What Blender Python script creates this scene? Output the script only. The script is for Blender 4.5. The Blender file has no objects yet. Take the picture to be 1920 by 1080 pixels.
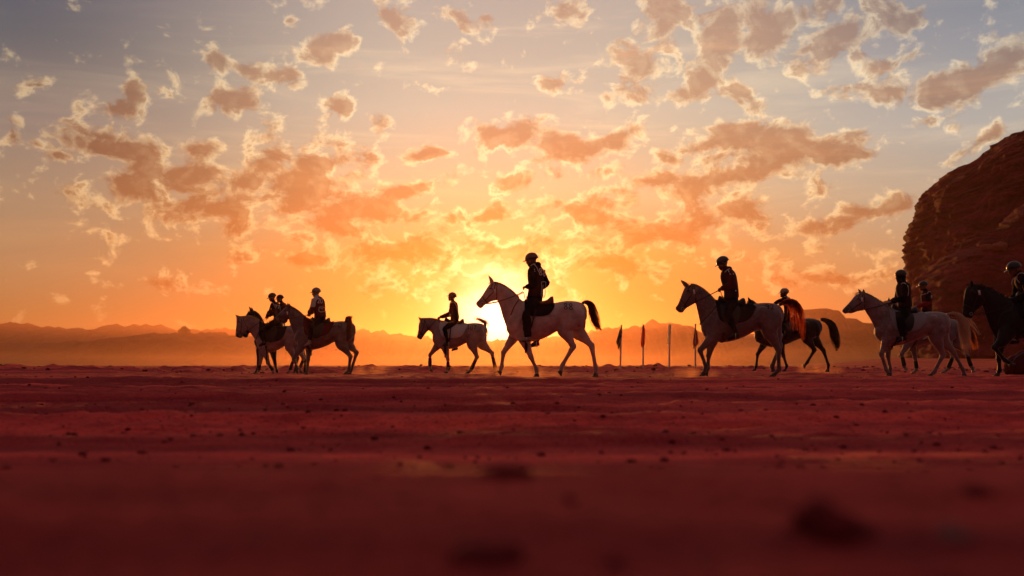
import bpy, bmesh, math, random
import numpy as np
from mathutils import Vector, Matrix
from mathutils.bvhtree import BVHTree

random.seed(7)
RNG = np.random.default_rng(7)
SC = bpy.context.scene
COL = SC.collection

# ------------------------------------------------------------------ camera
CAM_Z = 0.20                 # lens height above the track, metres
LENS, SENSOR = 35.0, 36.0
FPX = LENS / SENSOR * 1920.0  # focal length in photo pixels
HOR = 688.0                  # horizon row in the photo
cam_d = bpy.data.cameras.new('camera')
cam_d.lens, cam_d.sensor_width = LENS, SENSOR
cam_d.shift_y = (HOR - 540.0) / 1920.0
cam_d.clip_start, cam_d.clip_end = 0.02, 12000
cam_d.dof.use_dof = True
cam_d.dof.focus_distance = 20.5
cam_d.dof.aperture_fstop = 1.8
cam = bpy.data.objects.new('camera', cam_d)
cam.location = (0, 0, CAM_Z)
cam.rotation_euler = (math.radians(90), 0, 0)
COL.objects.link(cam)
SC.camera = cam

# ------------------------------------------------------------------ exposure
SC.view_settings.view_transform = 'Standard'
SC.view_settings.look = 'None'
SC.view_settings.exposure = 0.0
SC.view_settings.gamma = 1.0
SC.view_settings.use_curve_mapping = False
SC.render.engine = 'CYCLES'
SC.cycles.use_denoising = True
SC.cycles.use_adaptive_sampling = True
SC.cycles.adaptive_threshold = 0.015
SC.cycles.max_bounces = 5
SC.cycles.diffuse_bounces = 2
SC.cycles.glossy_bounces = 2
SC.cycles.transmission_bounces = 3
SC.cycles.volume_bounces = 0
SC.cycles.transparent_max_bounces = 8
SC.cycles.sample_clamp_indirect = 4.0

SUN_AZ, SUN_EL = math.degrees(math.atan((933 - 960) / FPX)), math.degrees(math.atan((HOR - 606) / FPX))

def lin(c):
    out = []
    for v in c[:3]:
        v = v / 255.0
        out.append(v / 12.92 if v <= 0.04045 else ((v + 0.055) / 1.055) ** 2.4)
    return tuple(out)

# ------------------------------------------------------------------ sun
sa, se = math.radians(SUN_AZ), math.radians(SUN_EL)
SUN_DIR = Vector((math.sin(sa) * math.cos(se), math.cos(sa) * math.cos(se), math.sin(se)))
sun_d = bpy.data.lights.new('sun', 'SUN')
sun_d.energy = 3.8
sun_d.angle = math.radians(0.5)
sun_d.color = (1.0, 0.34, 0.07)
sun = bpy.data.objects.new('sun', sun_d)
sun.rotation_euler = (-SUN_DIR).to_track_quat('-Z', 'Y').to_euler()
sun.location = SUN_DIR * 50
COL.objects.link(sun)

# ------------------------------------------------------------------ node helper
class NT:
    def __init__(self, tree):
        self.t = tree
        self.n = tree.nodes
        self.l = tree.links
    def node(self, typ, **kw):
        nd = self.n.new(typ)
        for k, v in kw.items():
            setattr(nd, k, v)
        return nd
    def put(self, sock, v):
        if isinstance(v, bpy.types.NodeSocket):
            self.l.new(v, sock)
        elif v is not None:
            if isinstance(v, (tuple, list)) and len(v) == 3 and sock.type == 'RGBA':
                v = (*v, 1.0)
            sock.default_value = v
    def math(self, op, a, b=None, c=None, clamp=False):
        nd = self.node('ShaderNodeMath', operation=op, use_clamp=clamp)
        self.put(nd.inputs[0], a)
        if b is not None: self.put(nd.inputs[1], b)
        if c is not None: self.put(nd.inputs[2], c)
        return nd.outputs[0]
    def vmath(self, op, a, b=None, scale=None):
        nd = self.node('ShaderNodeVectorMath', operation=op)
        self.put(nd.inputs[0], a)
        if b is not None: self.put(nd.inputs[1], b)
        if scale is not None: self.put(nd.inputs['Scale'], scale)
        return nd.outputs['Value'] if op in ('DOT_PRODUCT', 'LENGTH', 'DISTANCE') else nd.outputs['Vector']
    def mix(self, fac, a, b, blend='MIX'):
        nd = self.node('ShaderNodeMix', data_type='RGBA', blend_type=blend)
        self.put(nd.inputs[0], fac); self.put(nd.inputs[6], a); self.put(nd.inputs[7], b)
        return nd.outputs[2]
    def rng(self, v, a, b, c=0.0, d=1.0, smooth=False):
        nd = self.node('ShaderNodeMapRange', interpolation_type='SMOOTHSTEP' if smooth else 'LINEAR')
        nd.clamp = True
        self.put(nd.inputs[0], v)
        for i, q in zip((1, 2, 3, 4), (a, b, c, d)): self.put(nd.inputs[i], q)
        return nd.outputs[0]
    def ramp(self, fac, stops):
        nd = self.node('ShaderNodeValToRGB')
        cr = nd.color_ramp
        while len(cr.elements) > 1: cr.elements.remove(cr.elements[-1])
        cr.elements[0].position, cr.elements[0].color = stops[0][0], (*stops[0][1], 1)
        for p, c in stops[1:]:
            e = cr.elements.new(p); e.color = (*c, 1)
        self.put(nd.inputs[0], fac)
        return nd.outputs[0]
    def noise(self, vec, scale, detail=4, rough=0.55, dist=0.0, lac=2.0):
        nd = self.node('ShaderNodeTexNoise')
        self.put(nd.inputs['Vector'], vec)
        nd.inputs['Scale'].default_value = scale
        nd.inputs['Detail'].default_value = detail
        nd.inputs['Roughness'].default_value = rough
        nd.inputs['Distortion'].default_value = dist
        nd.inputs['Lacunarity'].default_value = lac
        return nd.outputs['Fac']
    def comb(self, x, y, z=0.0):
        nd = self.node('ShaderNodeCombineXYZ')
        for i, v in enumerate((x, y, z)): self.put(nd.inputs[i], v)
        return nd.outputs[0]

# ------------------------------------------------------------------ world: sunset sky with broken cloud
def az_el(px, py):
    az = math.degrees(math.atan((px - 960) / FPX))
    el = math.degrees(math.atan((HOR - py) / math.hypot(px - 960, FPX)))
    return az, el

# broken cumulus: centre and half-size of each puff (photo px, turned into compass bearing and height), tilt, strength
PUFFS = [
 (205,205,70,36,-25,.9),(246,172,36,30,-30,.9),(190,250,50,18,10,.7),(14,246,30,26,0,.9),(72,266,30,16,10,.7),(75,160,22,10,0,.5),(48,282,18,10,0,.5),
 (245,288,150,34,6,1),(380,282,55,30,-20,.9),(330,330,130,46,8,1),(250,360,110,40,0,.9),(345,390,150,50,5,.9),(120,285,40,20,10,.8),
 (505,255,46,36,0,.9),(510,300,60,42,0,.95),(610,300,90,40,-10,1),(575,360,130,56,0,1.05),(470,345,70,40,0,.9),(690,390,120,44,0,1),(735,362,75,26,0,1),(800,350,60,18,-10,.7),
 (415,105,40,40,50,.9),(395,85,30,14,0,.6),(430,185,58,32,-10,1),(470,135,50,30,20,.9),(520,140,50,30,-15,.9),
 (555,48,28,22,0,.9),(598,100,34,36,20,.95),(645,80,48,22,-5,.75),(330,182,40,16,10,.45),
 (640,200,64,24,-10,.8),(706,234,32,28,25,.85),(795,290,58,26,0,.85),(840,95,40,24,-30,.4),
 (735,22,66,34,20,.85),(840,22,80,24,15,.7),(925,38,22,17,0,.8),
 (1052,18,38,38,0,1),(1052,158,40,22,0,.75),(1105,78,26,18,-30,.6),(1140,188,24,28,35,.65),
 (1245,35,50,62,0,1),(1200,130,56,58,-20,1),(1205,105,30,20,0,.8),
 (955,255,90,40,-12,1),(1065,275,130,38,5,1.05),(1165,255,70,28,-18,.9),(945,335,50,36,0,.85),(1040,328,40,26,-20,.8),(1130,322,30,20,-30,.7),
 (1345,60,52,66,15,1),(1325,150,70,46,0,1.05),(1385,175,60,34,20,1),(1275,168,40,24,0,.8),
 (1440,50,66,70,20,1),(1515,92,46,34,-25,.95),(1595,60,85,60,-25,1),(1560,15,60,26,0,.8),(1700,55,44,60,-20,.85),(1650,120,60,34,40,.6),
 (1620,172,80,20,4,.75),(1660,150,24,34,20,.6),(1790,160,90,46,-15,1.05),(1880,125,80,50,-10,1.1),(1735,232,36,20,15,.65),(1800,210,26,18,0,.6),
 (1460,275,185,46,2,1.15),(1340,270,70,28,0,.9),(1560,290,80,36,5,1),(1255,295,60,22,5,.85),(1240,340,80,32,0,.85),(1310,350,110,40,0,.95),(1400,330,90,36,-10,.9),(1500,372,70,24,-15,.7),
 (1340,410,150,44,0,.9),(1590,410,130,34,-10,.85),(1660,390,60,22,-5,.7),(1790,240,26,14,0,.5),(1835,270,54,18,-25,.8),
 (1090,395,130,42,0,.95),(900,408,100,24,-8,.8),(960,470,150,40,0,.9),(770,470,200,50,0,.95),(620,430,150,44,5,.9),(1190,440,150,44,0,.85),(1150,500,190,34,0,.7),
 (560,480,150,24,4,.6),(860,540,180,40,0,.75),(1010,540,120,44,0,.6),(380,540,170,20,0,.45),(1450,480,200,26,0,.5),(1560,520,240,26,0,.55),(200,430,120,22,5,.5),
]

world = bpy.data.worlds.new('World')
SC.world = world
world.use_nodes = True
world.node_tree.nodes.clear()
W = NT(world.node_tree)
tc = W.node('ShaderNodeTexCoord')
gen = W.vmath('NORMALIZE', tc.outputs['Generated'])
sep = W.node('ShaderNodeSeparateXYZ'); W.l.new(gen, sep.inputs[0])
DEG = 180 / math.pi
el = W.math('MULTIPLY', W.math('ARCSINE', sep.outputs[2]), DEG)
az = W.math('MULTIPLY', W.math('ARCTAN2', sep.outputs[0], sep.outputs[1]), DEG)
sang = W.math('MULTIPLY', W.math('ARCCOSINE', W.math('MINIMUM', W.vmath('DOT_PRODUCT', gen, tuple(SUN_DIR)), 0.9999999)), DEG)
elf = W.rng(el, 0, 40)
S = lambda *st: [(p, lin(c)) for p, c in st]
warm = W.ramp(elf, [(0,(.25,.08,.006)),(.05,(.26,.08,.008)),(.1,(.34,.13,.022)),(.16,(.38,.24,.06)),(.25,(.50,.47,.28)),(.36,(.50,.53,.42)),(.5,(.45,.43,.38)),(.75,(.30,.22,.22)),(1,(.16,.10,.115))])
side = W.ramp(elf, [(0,(.30,.12,.03)),(.07,(.36,.19,.06)),(.13,(.40,.245,.115)),(.22,(.34,.26,.165)),(.32,(.22,.21,.19)),(.42,(.09,.13,.15)),(.5,(.06,.10,.15)),(.75,(.09,.085,.10)),(1,(.16,.10,.115))])
rite = W.ramp(elf, [(0,(.32,.13,.04)),(.07,(.40,.21,.075)),(.13,(.46,.30,.14)),(.22,(.42,.38,.28)),(.32,(.42,.44,.41)),(.42,(.26,.31,.35)),(.5,(.17,.23,.29)),(.75,(.13,.12,.14)),(1,(.16,.10,.115))])
back = W.ramp(elf, S((0,(96,40,40)),(.1,(90,42,48)),(.3,(68,42,54)),(.6,(70,48,60)),(1,(101,82,89))))
f_left = W.rng(az, -4, -27, 0, 1, True)
f_right = W.rng(az, 6, 26, 0, 1, True)
base = W.mix(f_right, W.mix(f_left, warm, side), rite)
aaz = W.math('ABSOLUTE', az)
base = W.mix(W.rng(aaz, 38, 125, 0, 1, True), base, back)

# high thin cirrus streaks
uv = W.comb(az, el)
cirv = W.node('ShaderNodeMapping'); W.l.new(uv, cirv.inputs[0])
cirv.inputs['Rotation'].default_value = (0, 0, math.radians(-14)); cirv.inputs['Scale'].default_value = (0.05, 0.42, 1)
cir = W.noise(cirv.outputs[0], 1.3, 7, .6, .6)
cirf = W.math('MULTIPLY', W.rng(cir, .46, .74, 0, 1, True), W.rng(el, 3, 13))
base = W.mix(W.math('MULTIPLY', cirf, 1.0), base, W.mix(1.0, base, (1.45, 1.28, 1.12), 'MULTIPLY'))

# glow round the sun seen through dust
def gauss(k, p):
    return W.math('EXPONENT', W.math('MULTIPLY', W.math('POWER', W.math('DIVIDE', sang, k), p), -1.0))
glow = W.mix(1.0, (0, 0, 0), W.mix(gauss(4.0, 1.5), (0, 0, 0), (.80, .46, .14)), 'ADD')
glow = W.mix(1.0, glow, W.mix(gauss(2.0, 1.7), (0, 0, 0), (2.6, 2.3, 1.7)), 'ADD')
glow = W.mix(1.0, glow, W.mix(gauss(9.0, 1.4), (0, 0, 0), (.10, .05, .006)), 'ADD')

# cumulus
wrp = W.noise(uv, .35, 3, .5)
wv = W.vmath('ADD', uv, W.comb(W.math('MULTIPLY', W.math('SUBTRACT', wrp, .5), 2.4), W.math('MULTIPLY', W.math('SUBTRACT', W.noise(W.vmath('ADD', uv, (37, 11, 5)), .4, 3, .5), .5), 1.6)))
mask = None
for px, py, rx, ry, rot, st in PUFFS:
    a0, e0 = az_el(px, py)
    k = math.degrees(1 / FPX)
    mp = W.node('ShaderNodeMapping', vector_type='TEXTURE')
    W.l.new(wv, mp.inputs[0])
    mp.inputs['Location'].default_value = (a0, e0, 0)
    mp.inputs['Rotation'].default_value = (0, 0, math.radians(-rot))
    mp.inputs['Scale'].default_value = (rx * k * 1.32, ry * k * 1.32, 1)
    gr = W.node('ShaderNodeTexGradient', gradient_type='SPHERICAL')
    W.l.new(mp.outputs[0], gr.inputs[0])
    v = W.math('MULTIPLY', gr.outputs['Fac'], st)
    mask = v if mask is None else W.math('MAXIMUM', mask, v)
# the cloud field goes on all round the sky
big = W.noise(W.vmath('MULTIPLY', uv, (1, 1.8, 1)), .09, 3, .5)
outside = W.math('MAXIMUM', W.rng(aaz, 27.5, 33), W.rng(el, 20.5, 25))
mask = W.math('MAXIMUM', mask, W.math('MULTIPLY', W.rng(big, .47, .68, 0, .85), outside))

def cnoise(vec, det):
    st = W.vmath('MULTIPLY', vec, (1.0, 1.3, 1.0))
    return W.noise(st, .56, det, .60, .3)
n0 = cnoise(uv, 11)
ns = cnoise(uv, 3)
tosun = W.vmath('NORMALIZE', W.vmath('SUBTRACT', (SUN_AZ, SUN_EL + 9, 0), uv))
n1 = cnoise(W.vmath('ADD', uv, W.vmath('SCALE', tosun, scale=.6)), 5)
thick = W.math('ADD', W.math('MULTIPLY', mask, 1.08), W.math('MULTIPLY', W.math('SUBTRACT', n0, .588), 3.0))
alpha = W.rng(thick, -.06, .38, 0, 1, True)
body = W.math('ADD', mask, W.math('ADD', W.math('MULTIPLY', W.math('SUBTRACT', ns, .5), .8), W.math('MULTIPLY', W.math('SUBTRACT', n0, .5), .45)))
core = W.math('MAXIMUM', W.rng(thick, .16, .58, 0, 1, True), W.rng(body, .46, .95, 0, 1, True))
lit = W.math('MULTIPLY', W.math('SUBTRACT', n0, n1), 3.4)
bg = W.mix(1.0, base, glow, 'ADD')
c_core = W.mix(1.0, base, W.mix(W.rng(el, 11.5, 17.5), (.68, .41, .29), (.98, .70, .57)), 'MULTIPLY')
c_core = W.mix(1.0, c_core, W.mix(1.0, glow, (.42, .36, .25), 'MULTIPLY'), 'ADD')
c_edge = W.mix(1.0, W.mix(1.0, bg, (1.24, 1.16, .98), 'MULTIPLY'), (.38, .26, .12), 'ADD')
c_edge = W.mix(1.0, c_edge, W.mix(gauss(5.0, 1.5), (0, 0, 0), (1.1, .85, .5)), 'ADD')
rimw = W.math('MULTIPLY_ADD', lit, 1.1, .62, clamp=True)
bright = W.math('ADD', W.math('MULTIPLY', W.math('MULTIPLY_ADD', core, -.98, 1.0), rimw), W.math('MULTIPLY', lit, W.math('MULTIPLY_ADD', core, -.2, .45)), clamp=True)
ccol = W.mix(bright, c_core, c_edge)
cl_vis = W.math('MULTIPLY', alpha, W.rng(el, .6, 4.5, 0, .93))
cl_vis = W.math('MULTIPLY', cl_vis, W.rng(sang, 1.2, 4.5, .15, 1))
sky = W.mix(cl_vis, bg, ccol)
# a little clear-air scattering from the physical sky underneath it all
nish = W.node('ShaderNodeTexSky', sky_type='NISHITA')
nish.sun_disc = False
nish.sun_elevation = se
nish.sun_rotation = sa
nish.dust_density = 3.0
bgA = W.node('ShaderNodeBackground'); W.l.new(sky, bgA.inputs[0]); bgA.inputs[1].default_value = 0.97
bgB = W.node('ShaderNodeBackground'); W.l.new(nish.outputs[0], bgB.inputs[0]); bgB.inputs[1].default_value = 0.003
addw = W.node('ShaderNodeAddShader'); W.l.new(bgA.outputs[0], addw.inputs[0]); W.l.new(bgB.outputs[0], addw.inputs[1])
ow = W.node('ShaderNodeOutputWorld'); W.l.new(addw.outputs[0], ow.inputs[0])
world.cycles.sampling_method = 'MANUAL'
world.cycles.sample_map_resolution = 512

# ------------------------------------------------------------------ small numeric helpers
def _hash(ix, iy, iz, seed):
    h = (ix * 374761393 + iy * 668265263 + iz * 2147483647 + seed * 1274126177) & 0xFFFFFFFF
    h = ((h ^ (h >> 13)) * 1274126177) & 0xFFFFFFFF
    h = ((h ^ (h >> 16)) * 2246822519) & 0xFFFFFFFF
    return ((h ^ (h >> 15)) & 0xFFFF) / 65535.0

def vnoise(x, y, z=None, seed=0):
    x = np.asarray(x, float); y = np.asarray(y, float)
    z = np.zeros_like(x) if z is None else np.asarray(z, float)
    ix, iy, iz = np.floor(x).astype(np.int64), np.floor(y).astype(np.int64), np.floor(z).astype(np.int64)
    fx, fy, fz = x - ix, y - iy, z - iz
    fx, fy, fz = [f * f * f * (f * (f * 6 - 15) + 10) for f in (fx, fy, fz)]
    r = 0
    for dx in (0, 1):
        for dy in (0, 1):
            for dz in (0, 1):
                w = (fx if dx else 1 - fx) * (fy if dy else 1 - fy) * (fz if dz else 1 - fz)
                r = r + w * _hash(ix + dx, iy + dy, iz + dz, seed)
    return r * 2 - 1

def fbm(x, y, z=None, octv=4, seed=0, gain=.5):
    s, a = 0, 1.0
    f = 1.0
    for o in range(octv):
        s = s + a * vnoise(x * f, y * f, None if z is None else z * f, seed + o * 17)
        a *= gain; f *= 2.03
    return s

def sstep(v, a, b):
    t = np.clip((np.asarray(v, float) - a) / (b - a), 0, 1)
    return t * t * (3 - 2 * t)

def catmull(pts, sub):
    P = np.asarray(pts, float)
    n = len(P)
    if n < 3:
        t = np.linspace(0, 1, sub + 1)[:, None]
        return P[0] * (1 - t) + P[-1] * t
    out = []
    for i in range(n - 1):
        p0, p1, p2, p3 = P[max(i - 1, 0)], P[i], P[i + 1], P[min(i + 2, n - 1)]
        for k in range(sub):
            t = k / sub
            out.append(0.5 * ((2 * p1) + (-p0 + p2) * t + (2 * p0 - 5 * p1 + 4 * p2 - p3) * t * t + (-p0 + 3 * p1 - 3 * p2 + p3) * t ** 3))
    out.append(P[-1])
    return np.array(out)

# ------------------------------------------------------------------ mesh helpers: geo = (verts, faces)
def ring_loft(C, A1, A2, n=16, egg=None):
    """closed loft; each section is an ellipse centre C, half-axes A1, A2"""
    C, A1, A2 = np.asarray(C), np.asarray(A1), np.asarray(A2)
    th = np.linspace(0, 2 * math.pi, n, endpoint=False)
    V, F = [], []
    m = len(C)
    for i in range(m):
        e = 0 if egg is None else egg[i]
        for t in th:
            c, s = math.cos(t), math.sin(t)
            V.append(C[i] + A1[i] * c + A2[i] * s * (1 - e * c))
    for i in range(m - 1):
        for j in range(n):
            k = (j + 1) % n
            F.append((i * n + j, i * n + k, (i + 1) * n + k, (i + 1) * n + j))
    V.append(C[0]); V.append(C[-1])
    a, b = len(V) - 2, len(V) - 1
    for j in range(n):
        k = (j + 1) % n
        F.append((a, k, j)); F.append((b, (m - 1) * n + j, (m - 1) * n + k))
    return [tuple(v) for v in V], F

def pair_loft(secs, sub=4, n=18, y=0.0):
    """secs: (ax,az,bx,bz,lat,egg): silhouette edge points A and B in the side plane plus half-width"""
    S_ = catmull([s if len(s) == 6 else (*s, 0.0) for s in secs], sub)
    C = [((s[0] + s[2]) / 2, y, (s[1] + s[3]) / 2) for s in S_]
    A1 = [((s[0] - s[2]) / 2, 0, (s[1] - s[3]) / 2) for s in S_]
    A2 = [(0, max(s[4], .005), 0) for s in S_]
    return ring_loft(C, A1, A2, n, [s[5] for s in S_])

def tube(pts, r1, r2=None, sub=3, n=12, lat=(0, 1, 0)):
    """tapered tube: r1 = half-thickness in the plane of motion, r2 = sideways"""
    r2 = r1 if r2 is None else r2
    P = np.asarray(pts, float)
    if np.isscalar(r1): r1 = [r1] * len(P)
    if np.isscalar(r2): r2 = [r2] * len(P)
    D = catmull(np.column_stack([P, r1, r2]), sub)
    C = D[:, :3]
    T = np.gradient(C, axis=0)
    T /= np.maximum(np.linalg.norm(T, axis=1), 1e-9)[:, None]
    L = np.asarray(lat, float)
    A1, A2 = [], []
    for i in range(len(C)):
        l = L - T[i] * np.dot(L, T[i])
        nl = np.linalg.norm(l)
        l = l / nl if nl > 1e-3 else np.array([1.0, 0, 0])
        nrm = np.cross(T[i], l)
        A1.append(nrm * max(D[i, 3], .0008)); A2.append(l * max(D[i, 4], .0008))
    return ring_loft(C, A1, A2, n)

def ellipsoid(c, r, rot=0.0, nu=12, nv=9):
    V, F = [], []
    cr, sr = math.cos(rot), math.sin(rot)
    for i in range(nv + 1):
        ph = math.pi * i / nv
        for j in range(nu):
            t = 2 * math.pi * j / nu
            x, y, z = r[0] * math.sin(ph) * math.cos(t), r[1] * math.sin(ph) * math.sin(t), r[2] * math.cos(ph)
            V.append((c[0] + x * cr - z * sr, c[1] + y, c[2] + x * sr + z * cr))
    for i in range(nv):
        for j in range(nu):
            k = (j + 1) % nu
            F.append((i * nu + j, (i + 1) * nu + j, (i + 1) * nu + k, i * nu + k))
    return V, F

def join(geos):
    V, F = [], []
    for v, f in geos:
        o = len(V)
        V.extend(v)
        F.extend(tuple(i + o for i in q) for q in f)
    return V, F

def mesh_from(name, geo, smooth=True, fix=True):
    me = bpy.data.meshes.new(name)
    me.from_pydata([tuple(map(float, v)) for v in geo[0]], [], geo[1])
    if fix:
        bm = bmesh.new(); bm.from_mesh(me)
        bmesh.ops.remove_doubles(bm, verts=bm.verts, dist=1e-6)
        bmesh.ops.recalc_face_normals(bm, faces=bm.faces)
        bm.to_mesh(me); bm.free()
    if smooth and len(me.polygons):
        me.polygons.foreach_set('use_smooth', [True] * len(me.polygons))
    me.update()
    return me

def obj(name, geo, mat, parent=None, smooth=True, fix=True):
    me = geo if isinstance(geo, bpy.types.Mesh) else mesh_from(name, geo, smooth, fix)
    o = bpy.data.objects.new(name, me)
    COL.objects.link(o)
    for m in (mat if isinstance(mat, (list, tuple)) else [mat]):
        me.materials.append(m)
    if parent is not None:
        o.parent = parent
    return o

def empty(name, loc, label=None, cat=None, group=None):
    o = bpy.data.objects.new(name, None)
    o.empty_display_size = .2
    o.location = loc
    COL.objects.link(o)
    tag(o, label, cat, group)
    return o

def tag(o, label=None, cat=None, group=None, kind=None):
    if label: o['label'] = label
    if cat: o['category'] = cat
    if group: o['group'] = group
    if kind: o['kind'] = kind
    return o

def fuse(name, geos, voxel, smooth_it=4, fac=.5):
    """union of overlapping closed shapes as one continuous skin"""
    me = mesh_from(name + '_src', join(geos), fix=False)
    o = bpy.data.objects.new(name + '_src', me)
    COL.objects.link(o)
    r = o.modifiers.new('r', 'REMESH'); r.mode = 'VOXEL'; r.voxel_size = voxel; r.adaptivity = 0
    if smooth_it:
        s = o.modifiers.new('s', 'SMOOTH'); s.factor = fac; s.iterations = smooth_it
    dg = bpy.context.evaluated_depsgraph_get()
    out = bpy.data.meshes.new_from_object(o.evaluated_get(dg))
    bpy.data.objects.remove(o); bpy.data.meshes.remove(me)
    out.name = name
    out.polygons.foreach_set('use_smooth', [True] * len(out.polygons))
    out.update()
    return out

def verts_np(me):
    a = np.empty(len(me.vertices) * 3)
    me.vertices.foreach_get('co', a)
    return a.reshape(-1, 3)

def bvh_of(me):
    return BVHTree.FromPolygons([v.co.copy() for v in me.vertices], [tuple(p.vertices) for p in me.polygons])

def hit_side(bvh, x, z, side):
    """first surface met coming in from the near (-1) or far (+1) flank"""
    h = bvh.ray_cast(Vector((x, side * 3.0, z)), Vector((0, -side, 0)))
    return h

def drape_line(bvh, pts, side=-1, off=.006, sub=5, fallback=0.0):
    out = []
    last = fallback * side
    for p in catmull(pts, sub):
        h = hit_side(bvh, p[0], p[1], side)
        if h[0] is not None:
            q = h[0] + Vector((0, side, 0)) * off + h[1] * 0
            last = q.y
            out.append((q.x, q.y, q.z))
        else:
            out.append((p[0], last * .6, p[1]))
    return out

def strap(bvh, pts, r=.009, side=-1, off=.005, sub=5, fallback=0.0):
    return tube(drape_line(bvh, pts, side, off, sub, fallback), r * .55 if False else r, r * .45, sub=1, n=6)

def inside(poly, x, z):
    c = False
    n = len(poly)
    for i in range(n):
        x1, z1 = poly[i]; x2, z2 = poly[(i + 1) % n]
        if (z1 > z) != (z2 > z) and x < (x2 - x1) * (z - z1) / (z2 - z1) + x1:
            c = not c
    return c

def drape_patch(bvh, poly, side=-1, off=.02, step=.022, thick=.014, top_y=0.0):
    """cloth or leather panel lying over the flank: rings from the outline to its middle, so the edge stays clean"""
    out = catmull(list(poly) + [poly[0]], 7)[:-1]
    c = out.mean(0)
    n = len(out)
    V, F = [], []
    K = (1.0, .985, .93, .82, .66, .48, .3, .12)
    last = .2 * side
    for k in K:
        for p in out:
            q = c + (p - c) * k
            h = hit_side(bvh, q[0], q[1], side)
            if h[0] is not None and h[0].y * side > -.02:
                last = h[0].y
                y = h[0].y
            else:
                y = .03 * side if q[1] > c[1] else last
            V.append([q[0], y + side * (off if k < 1 else off * .45), q[1]])
    A = np.array(V).reshape(len(K), n, 3)
    for _ in range(3):      # ease out steps where a limb starts
        A[:, :, 1] = .5 * A[:, :, 1] + .25 * (np.roll(A[:, :, 1], 1, 1) + np.roll(A[:, :, 1], -1, 1))
    V = [tuple(v) for v in A.reshape(-1, 3)]
    for i in range(len(K) - 1):
        for j in range(n):
            q = (j + 1) % n
            F.append((i * n + j, i * n + q, (i + 1) * n + q, (i + 1) * n + j))
    F.append(tuple((len(K) - 1) * n + j for j in range(n)))
    m = len(V)
    F2 = F + [tuple(i + m for i in reversed(f)) for f in F]
    V2 = V + [(v[0], v[1] - side * thick, v[2]) for v in V]
    for j in range(n):
        q = (j + 1) % n
        F2.append((q, j, j + m, q + m))
    return V2, F2

def strands(guides, r0=.0035, n=4, seg_r=True):
    """hair: each guide is a list of points; flat tapering locks, each turned its own way"""
    V, F = [], []
    for g in guides:
        P = np.asarray(g, float)
        m = len(P)
        T = np.gradient(P, axis=0); T /= np.maximum(np.linalg.norm(T, axis=1), 1e-9)[:, None]
        o = len(V)
        tw = random.uniform(-.9, .9)
        for i in range(m):
            side = np.cross(T[i], (math.sin(tw), -math.cos(tw), .1)); side /= max(np.linalg.norm(side), 1e-6)
            rr = r0 * (1 - .85 * (i / (m - 1)) ** 1.6)
            V.append(tuple(P[i] - side * rr)); V.append(tuple(P[i] + side * rr))
        for i in range(m - 1):
            F.append((o + 2 * i, o + 2 * i + 1, o + 2 * i + 3, o + 2 * i + 2))
    return V, F

DIGITS = {
 '0': [[(.5,1),(.15,.85),(.05,.5),(.15,.15),(.5,0),(.85,.15),(.95,.5),(.85,.85),(.5,1)]],
 '1': [[(.25,.8),(.55,1),(.5,0)]],
 '2': [[(.1,.8),(.35,1),(.75,.95),(.8,.65),(.4,.25),(.05,0),(.95,.02)]],
 '7': [[(.05,1),(.9,.98),(.55,.5),(.4,0)]],
 '8': [[(.5,.52),(.15,.72),(.25,.96),(.5,1),(.75,.96),(.85,.72),(.5,.52),(.1,.28),(.2,.04),(.5,0),(.8,.04),(.9,.28),(.5,.52)]],
 '9': [[(.85,.7),(.55,.5),(.15,.65),(.25,.95),(.6,1),(.85,.75),(.8,.3),(.5,0),(.2,.05)]],
 '5': [[(.9,1),(.2,1),(.15,.55),(.6,.6),(.9,.3),(.6,.02),(.1,.08)]],
 '3': [[(.1,.95),(.6,1),(.85,.75),(.45,.55),(.9,.3),(.55,0),(.08,.1)]],
}
def digit_strokes(bvh, text, x, z, w, h, r, side=-1, off=.004, slope=0.0, gap=.35):
    geos = []
    for i, ch in enumerate(text):
        for st in DIGITS[ch]:
            pts = [(x + (i * (1 + gap) + p[0]) * w, z + p[1] * h + slope * (i * (1 + gap) + p[0]) * w) for p in st]
            line = drape_line(bvh, pts, side, off, 3)
            geos.append(tube(line, r, .003, sub=1, n=5))
    return join(geos)

# ------------------------------------------------------------------ materials
def mat(name, rough=.6, spec=.3):
    m = bpy.data.materials.new(name)
    m.use_nodes = True
    nt = NT(m.node_tree)
    b = m.node_tree.nodes['Principled BSDF']
    b.inputs['Roughness'].default_value = rough
    b.inputs['Specular IOR Level'].default_value = spec
    return m, nt, b

def plain(name, col, rough=.6, spec=.3, var=.25, scale=30, bump=.15, bscale=120, metal=0.0):
    m, nt, b = mat(name, rough, spec)
    tcn = nt.node('ShaderNodeTexCoord')
    n = nt.noise(tcn.outputs['Object'], scale, 4, .6)
    lo = tuple(c * (1 - var) for c in col); hi = tuple(min(1, c * (1 + var)) for c in col)
    nt.l.new(nt.mix(n, lo, hi), b.inputs['Base Color'])
    b.inputs['Metallic'].default_value = metal
    if bump:
        bp = nt.node('ShaderNodeBump'); bp.inputs['Strength'].default_value = bump; bp.inputs['Distance'].default_value = .01
        nt.l.new(nt.noise(tcn.outputs['Object'], bscale, 3, .6), bp.inputs['Height'])
        nt.l.new(bp.outputs[0], b.inputs['Normal'])
    return m

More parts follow.
